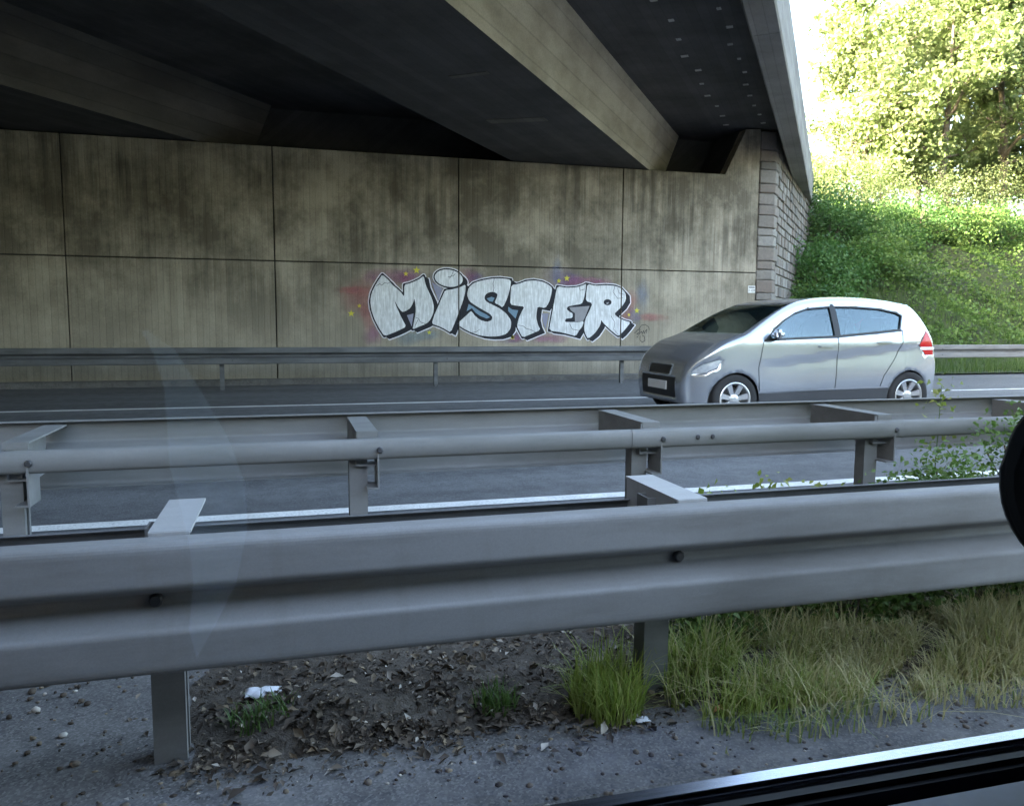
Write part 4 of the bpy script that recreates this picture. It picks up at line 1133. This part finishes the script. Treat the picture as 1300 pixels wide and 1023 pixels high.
def make_shrub(x, y, z, rx, ry, rz, n, mat, label, name='shrub', group=None, leaf=(.05, .12), zc=.55, cat='shrub'):
    t = thing(name, label, cat, (x, y, z), group)
    bm = bmesh.new()
    ncl = 26
    C = rand_dirs(ncl, .35) * RNG.uniform(.45, 1.0, ncl)[:, None] * np.array([rx, ry, rz]) + np.array([x, y, z + rz * zc])
    for c in C[::2]:
        mid = Vector((x + (c[0] - x) * .4, y + (c[1] - y) * .4, z + max(.1, c[2] - z) * .6))
        tube(bm, [(x + random.uniform(-.1, .1), y + random.uniform(-.1, .1), z - .1), mid, Vector(c)], [.02 * rz, .014 * rz, .005], 5)
    obj('stems', bm, M['bark'], t)
    idx = RNG.integers(0, ncl, n)
    P = C[idx] + np.clip(RNG.normal(size=(n, 3)), -1.9, 1.9) * np.array([rx, ry, rz]) * .22
    P[:, 2] = np.maximum(P[:, 2], z + .02)
    leaf_obj('foliage', P, RNG.uniform(leaf[0], leaf[1], n), mat, t, .9, .7)
    return t
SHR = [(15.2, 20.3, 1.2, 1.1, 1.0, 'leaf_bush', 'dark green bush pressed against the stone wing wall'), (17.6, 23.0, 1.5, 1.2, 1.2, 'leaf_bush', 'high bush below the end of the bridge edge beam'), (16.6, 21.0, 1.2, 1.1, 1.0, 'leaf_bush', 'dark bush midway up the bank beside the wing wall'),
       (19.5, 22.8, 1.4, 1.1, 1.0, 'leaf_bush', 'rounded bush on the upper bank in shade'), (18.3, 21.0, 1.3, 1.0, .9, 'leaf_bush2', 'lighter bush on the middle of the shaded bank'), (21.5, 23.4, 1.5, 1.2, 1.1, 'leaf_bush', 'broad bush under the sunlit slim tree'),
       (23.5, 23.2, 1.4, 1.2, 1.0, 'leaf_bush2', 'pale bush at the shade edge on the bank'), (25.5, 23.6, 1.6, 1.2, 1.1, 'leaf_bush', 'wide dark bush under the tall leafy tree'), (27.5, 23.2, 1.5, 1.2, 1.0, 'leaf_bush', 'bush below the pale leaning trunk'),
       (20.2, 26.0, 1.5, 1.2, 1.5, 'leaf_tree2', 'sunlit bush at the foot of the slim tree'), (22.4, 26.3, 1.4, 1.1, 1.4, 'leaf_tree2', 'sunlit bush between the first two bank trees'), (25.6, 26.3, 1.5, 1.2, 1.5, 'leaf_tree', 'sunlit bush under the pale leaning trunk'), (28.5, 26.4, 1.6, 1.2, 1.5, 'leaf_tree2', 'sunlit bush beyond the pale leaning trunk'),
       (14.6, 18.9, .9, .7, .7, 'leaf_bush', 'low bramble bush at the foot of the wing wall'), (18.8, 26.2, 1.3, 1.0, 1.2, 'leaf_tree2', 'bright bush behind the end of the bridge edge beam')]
for (x, y, rx, ry, rz, mt, lb) in SHR:
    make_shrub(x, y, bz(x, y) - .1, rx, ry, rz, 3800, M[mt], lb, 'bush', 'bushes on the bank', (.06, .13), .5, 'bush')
# leafy ground cover over the bank
n = 60000
X = RNG.uniform(11.8, 42, n); Y = 17.45 + RNG.uniform(0, 1, n) ** .85 * 9.5
keep = ((X - C0.x) * WN.x + (Y - C0.y) * WN.y) > .12
X, Y = X[keep], Y[keep]
lump = .5 + .5 * np.sin(X * 1.7 + 1.4 * np.sin(Y * 1.3)) * np.sin(Y * 2.1 + .6 * X)
Z = heightbank(X, Y) + RNG.uniform(0, 1, len(X)) ** .7 * (.06 + .75 * lump ** 1.5)
leaf_obj('bank_undergrowth', np.stack([X, Y, Z], 1), RNG.uniform(.06, .15, len(X)), M['leaf_bush2'], None, 1.0, .7, kind='stuff')
tag(bpy.data.objects['bank_undergrowth'], 'low green undergrowth covering the shaded bank', 'undergrowth')

def blades(P, Hh, Wd, lean=.45, seg=3):
    n = len(P); a = RNG.uniform(0, 2 * np.pi, n); d = np.stack([np.cos(a), np.sin(a), np.zeros(n)], 1)
    ln = np.abs(RNG.normal(0, lean, n)) + .08
    s = np.stack([-np.sin(a), np.cos(a), np.zeros(n)], 1)
    V = []
    for k in range(seg + 1):
        t = k / seg
        c = P + d * (ln * Hh * t ** 1.9)[:, None] + np.array([0, 0, 1.]) * (Hh * (t - .22 * ln * t * t))[:, None]
        wv = (Wd * (1 - t) ** .7 * .5 + .0004)[:, None]
        V += [c - s * wv, c + s * wv]
    V = np.stack(V, 1); m = 2 * (seg + 1)
    i = np.arange(n)[:, None] * m
    Fc = np.concatenate([i + [2 * k, 2 * k + 1, 2 * k + 3, 2 * k + 2] for k in range(seg)], 1).reshape(-1, 4)
    return V.reshape(-1, 3), Fc
def grass_obj(name, P, Hh, Wd, mat, parent=None, lean=.45):
    V, Fc = blades(np.asarray(P), np.asarray(Hh), np.asarray(Wd), lean); return mesh_obj(name, np_mesh(name, V, Fc), mat, parent)
# long grass at the foot of the bank
n = 26000
X = RNG.uniform(12.4, 40, n); Y = RNG.uniform(16.2, 20.6, n) ** 1.0
k_ = ((X - C0.x) * WN.x + (Y - C0.y) * WN.y) > .1
X, Y = X[k_], Y[k_]
Z = np.where(Y > 17.2, heightbank(X, Y), -.03)
o = grass_obj('bank_grass', np.stack([X, Y, Z], 1), RNG.uniform(.15, .5, len(X)), RNG.uniform(.008, .016, len(X)), M['grass_green'])
tag(o, 'long green grass along the bank foot behind the far guard rail', 'grass', kind='stuff')
o = mesh_obj('verge', grid_mesh('verge', np.linspace(12.32, 140, 60), np.linspace(16.1, 17.5, 4), lambda X, Y: X * 0 + .01), M['bank']); tag(o, kind='structure')

def mz(X, Y): return median(np.asarray(X, float), np.asarray(Y, float))
# grass and weeds of the median under the near rail
def tuft_pts(cx, cy, r, n):
    a = RNG.uniform(0, 2 * np.pi, n); q = r * np.sqrt(RNG.uniform(0, 1, n)); X = cx + q * np.cos(a); Y = cy + q * np.sin(a)
    return np.stack([X, Y, np.maximum(mz(X, Y), .12) - .005], 1)
def tuft(cx, cy, r, n, h, mat, label, group=None):
    P = tuft_pts(cx, cy, r, n); z0 = float(P[:, 2].min())
    o = grass_obj('grass_tuft', P, RNG.uniform(h * .4, h, n), RNG.uniform(.003, .007, n), mat, None, .5)
    return tag(o, label, 'grass', group)
tuft(.86, 2.02, .105, 520, .20, M['grass'], 'lone bright yellow-green grass tuft beside the right-hand rail post')
tuft(.55, 2.10, .06, 130, .09, M['grass_green'], 'tiny green grass tuft in the leaf litter')
tuft(-.10, 2.18, .09, 150, .06, M['grass_green'], 'flat green grass patch beside the white paper scrap')
n = 52000
X = 1.05 + RNG.uniform(0, 1, n) ** .8 * 4.5; Y = RNG.normal(2.06, .14, n); Y = np.clip(Y, 1.72 + .02 * RNG.random(n), 2.7)
dry = RNG.random(n) < np.clip((X - 1.1) / .8, .2, .85) * (Y < 2.35)
Zm = np.where(Y < 2.02, .12, mz(X, Y))
dens = np.sin(X * 9 + 2 * np.sin(Y * 11)) > -.8
for nm, m_, mt, lb, hh in (('verge_grass', (~dry) & dens, 'grass', 'green verge grass growing under the near guard rail', .15), ('dry_grass', dry & dens, 'grass_dry', 'pale dry grass mixed along the road edge under the near rail', .18)):
    P = np.stack([X[m_], Y[m_], Zm[m_]], 1); k_ = m_.sum()
    o = grass_obj(nm, P, RNG.uniform(hh * .25, hh, k_) * (.75 + .35 * np.sin(X[m_] * 5.3 + 1.7 * np.sin(Y[m_] * 7))), RNG.uniform(.0025, .006, k_), M[mt], None, .75); tag(o, lb, 'grass', kind='stuff')
MED = [(1.50, 2.36, .30, .14, .24, 'leafy weed behind the right-hand post of the near rail'), (1.95, 2.32, .34, .14, .29, 'dark leafy weed under the near rail behind dry grass'), (2.45, 2.30, .36, .16, .32, 'bushy weed under the near rail close to the mirror'), (3.0, 2.35, .4, .18, .34, 'rampant weed under the near rail hidden by the mirror'),
       (2.62, 3.05, .22, .16, .22, 'green weed growing between the two median rails'), (3.10, 3.1, .36, .20, .36, 'tall green weed clump between the median rails beside the mirror'), (3.65, 3.15, .4, .20, .40, 'green weed clump spilling over the back rail strap')]
for (x, y, rx, ry, rz, lb) in MED:
    make_shrub(x, y, float(mz(x, y)), rx, ry, rz, 3200, M['leaf_bush2'], lb, 'weed', 'weeds in the median', (.016, .040), .5, 'weed')
for i, (x, y, h, lb) in enumerate([(1.72, 2.95, .38, 'thin young weed stem by the bright bracket'), (2.02, 3.0, .42, 'thin weed stem in front of the white edge line'), (2.28, 3.0, .40, 'short weed stem next to the back rail post'), (3.42, 3.5, .82, 'tall thin weed reaching above the back rail')]):
    t = thing('weed', lb, 'weed', (x, y, float(mz(x, y))), 'weeds in the median')
    bm = bmesh.new(); z0 = float(mz(x, y)); pts = [(x, y, z0 - .02), (x + .01, y, z0 + h * .5), (x + .03, y + .01, z0 + h)]; tube(bm, pts, [.004, .003, .0015], 5); obj('stem', bm, M['grass_green'], t)
    n = 90; tt = RNG.uniform(.45, 1.05, n); P = np.stack([x + .03 * tt + RNG.normal(0, .055, n), y + RNG.normal(0, .045, n), z0 + h * tt + RNG.normal(0, .02, n)], 1)
    leaf_obj('foliage', P, RNG.uniform(.02, .045, n), M['grass'], t, .9, .7)

# leaf litter, grit and rubbish on the soil
def littermat():
    t = NT('leaf_litter'); g = t.n('NewGeometry')
    c = t.ramp(g.outputs['Random Per Island'], [(0, (.035, .027, .02)), (.35, (.085, .065, .047)), (.6, (.16, .13, .10)), (.8, (.07, .055, .04)), (.93, (.26, .20, .13)), (1, (.45, .42, .37))])
    return t.base(c, .85, 0, None, .3)
M['litter'] = littermat()
n = 15000
X = RNG.uniform(-.5, 2.6, n); Y = np.where(RNG.random(n) < .2, 1.82 + RNG.random(n) ** .6 * .25, 1.98 + np.abs(RNG.normal(0, .42, n))); k_ = (Y < 3.2) & ((np.sin(X * 13 + 3 * np.sin(Y * 9)) > -.35) | (RNG.random(n) < .35)) & (RNG.random(n) < np.clip((X + .42) / .3, .02, 1))
X, Y = X[k_], Y[k_]
o = leaf_obj('leaf_litter', np.stack([X, Y, np.where(Y < 2.0, .12, mz(X, Y)) + RNG.uniform(.003, .016, len(X))], 1), np.clip(RNG.gamma(2.2, .0075, len(X)), .006, .055), M['litter'], None, 2.6, .5, kind='stuff')
tag(o, 'brown and grey dead leaf litter on the median soil', 'leaf litter')
def pebbles(name, P, S, mat):
    ico = bmesh.new(); bmesh.ops.create_icosphere(ico, subdivisions=1, radius=1); v0 = np.array([v.co[:] for v in ico.verts]); f0 = np.array([[v.index for v in f.verts] for f in ico.faces]); ico.free()
    n = len(P); sc = S[:, None, None] * RNG.uniform(.6, 1.3, (n, 1, 3)); V = v0[None] * sc * RNG.uniform(.85, 1.15, (n, len(v0), 1)) * np.array([1, 1, .6]) + P[:, None]
    Fc = (f0[None] + (np.arange(n) * len(v0))[:, None, None]).reshape(-1, 3); return mesh_obj(name, np_mesh(name, V.reshape(-1, 3), Fc), mat)
n = 1500
X = RNG.uniform(-1.6, 2.8, n); Y = RNG.uniform(1.62, 2.7, n); z_ = np.where(Y < 2.0, .12, np.where(X < -.5, mz(X, Y) + .008, mz(X, Y)))
o = pebbles('road_grit', np.stack([X, Y, z_ + .001], 1), RNG.gamma(2.0, .0022, n) + .002, M['litter']); tag(o, 'grit and small stones along the road edge', 'grit', kind='stuff')
M['paper'] = simple('crumpled_paper', (.62, .63, .66), .8, 0, .12, 30)
M['wrap_pink'] = simple('pink_wrapper', (.45, .20, .42), .35, 0, .4, 25)
M['wrap_blue'] = simple('blue_wrapper', (.12, .28, .55), .35, 0, .3, 25)
M['card'] = simple('orange_card_scrap', (.50, .26, .12), .8, 0, .2, 25)
def scrap(x, y, s, mat, label, seed, hump=.5):
    rg = np.random.default_rng(seed); k = 7
    g = np.linspace(-1, 1, k); A, B = np.meshgrid(g, g)
    h = rg.normal(0, .18, A.shape) + hump * (1 - A * A) * (1 - B * B)
    xs_ = x + s * (A + rg.normal(0, .10, A.shape)); ys_ = y + s * .7 * (B + rg.normal(0, .10, A.shape)); zz = max(.12, float(mz(x, y))) + .012 + s * .45 * np.abs(h)
    i = np.arange(k - 1)[None, :] + np.arange(k - 1)[:, None] * k
    me = np_mesh('litter_scrap', np.stack([xs_, ys_, zz], -1).reshape(-1, 3), np.stack([i, i + 1, i + 1 + k, i + k], -1).reshape(-1, 4))
    o = mesh_obj('litter_scrap', me, mat); md = o.modifiers.new('thickness', 'SOLIDIFY'); md.thickness = .0015
    return tag(o, label, 'litter')
scrap(-.10, 2.36, .050, M['paper'], 'crumpled white paper scrap lying on the dark soil', 3)
scrap(.50, 2.66, .055, M['wrap_pink'], 'crumpled pink and purple wrapper under the rail beam', 5)
scrap(.20, 2.72, .03, M['wrap_blue'], 'small blue wrapper bit in the leaf litter', 8)
scrap(1.17, 1.93, .022, M['card'], 'small orange card scrap in front of the dry grass', 9)
scrap(.93, 1.93, .020, M['paper'], 'small pale paper scrap on the dusty road edge', 12)
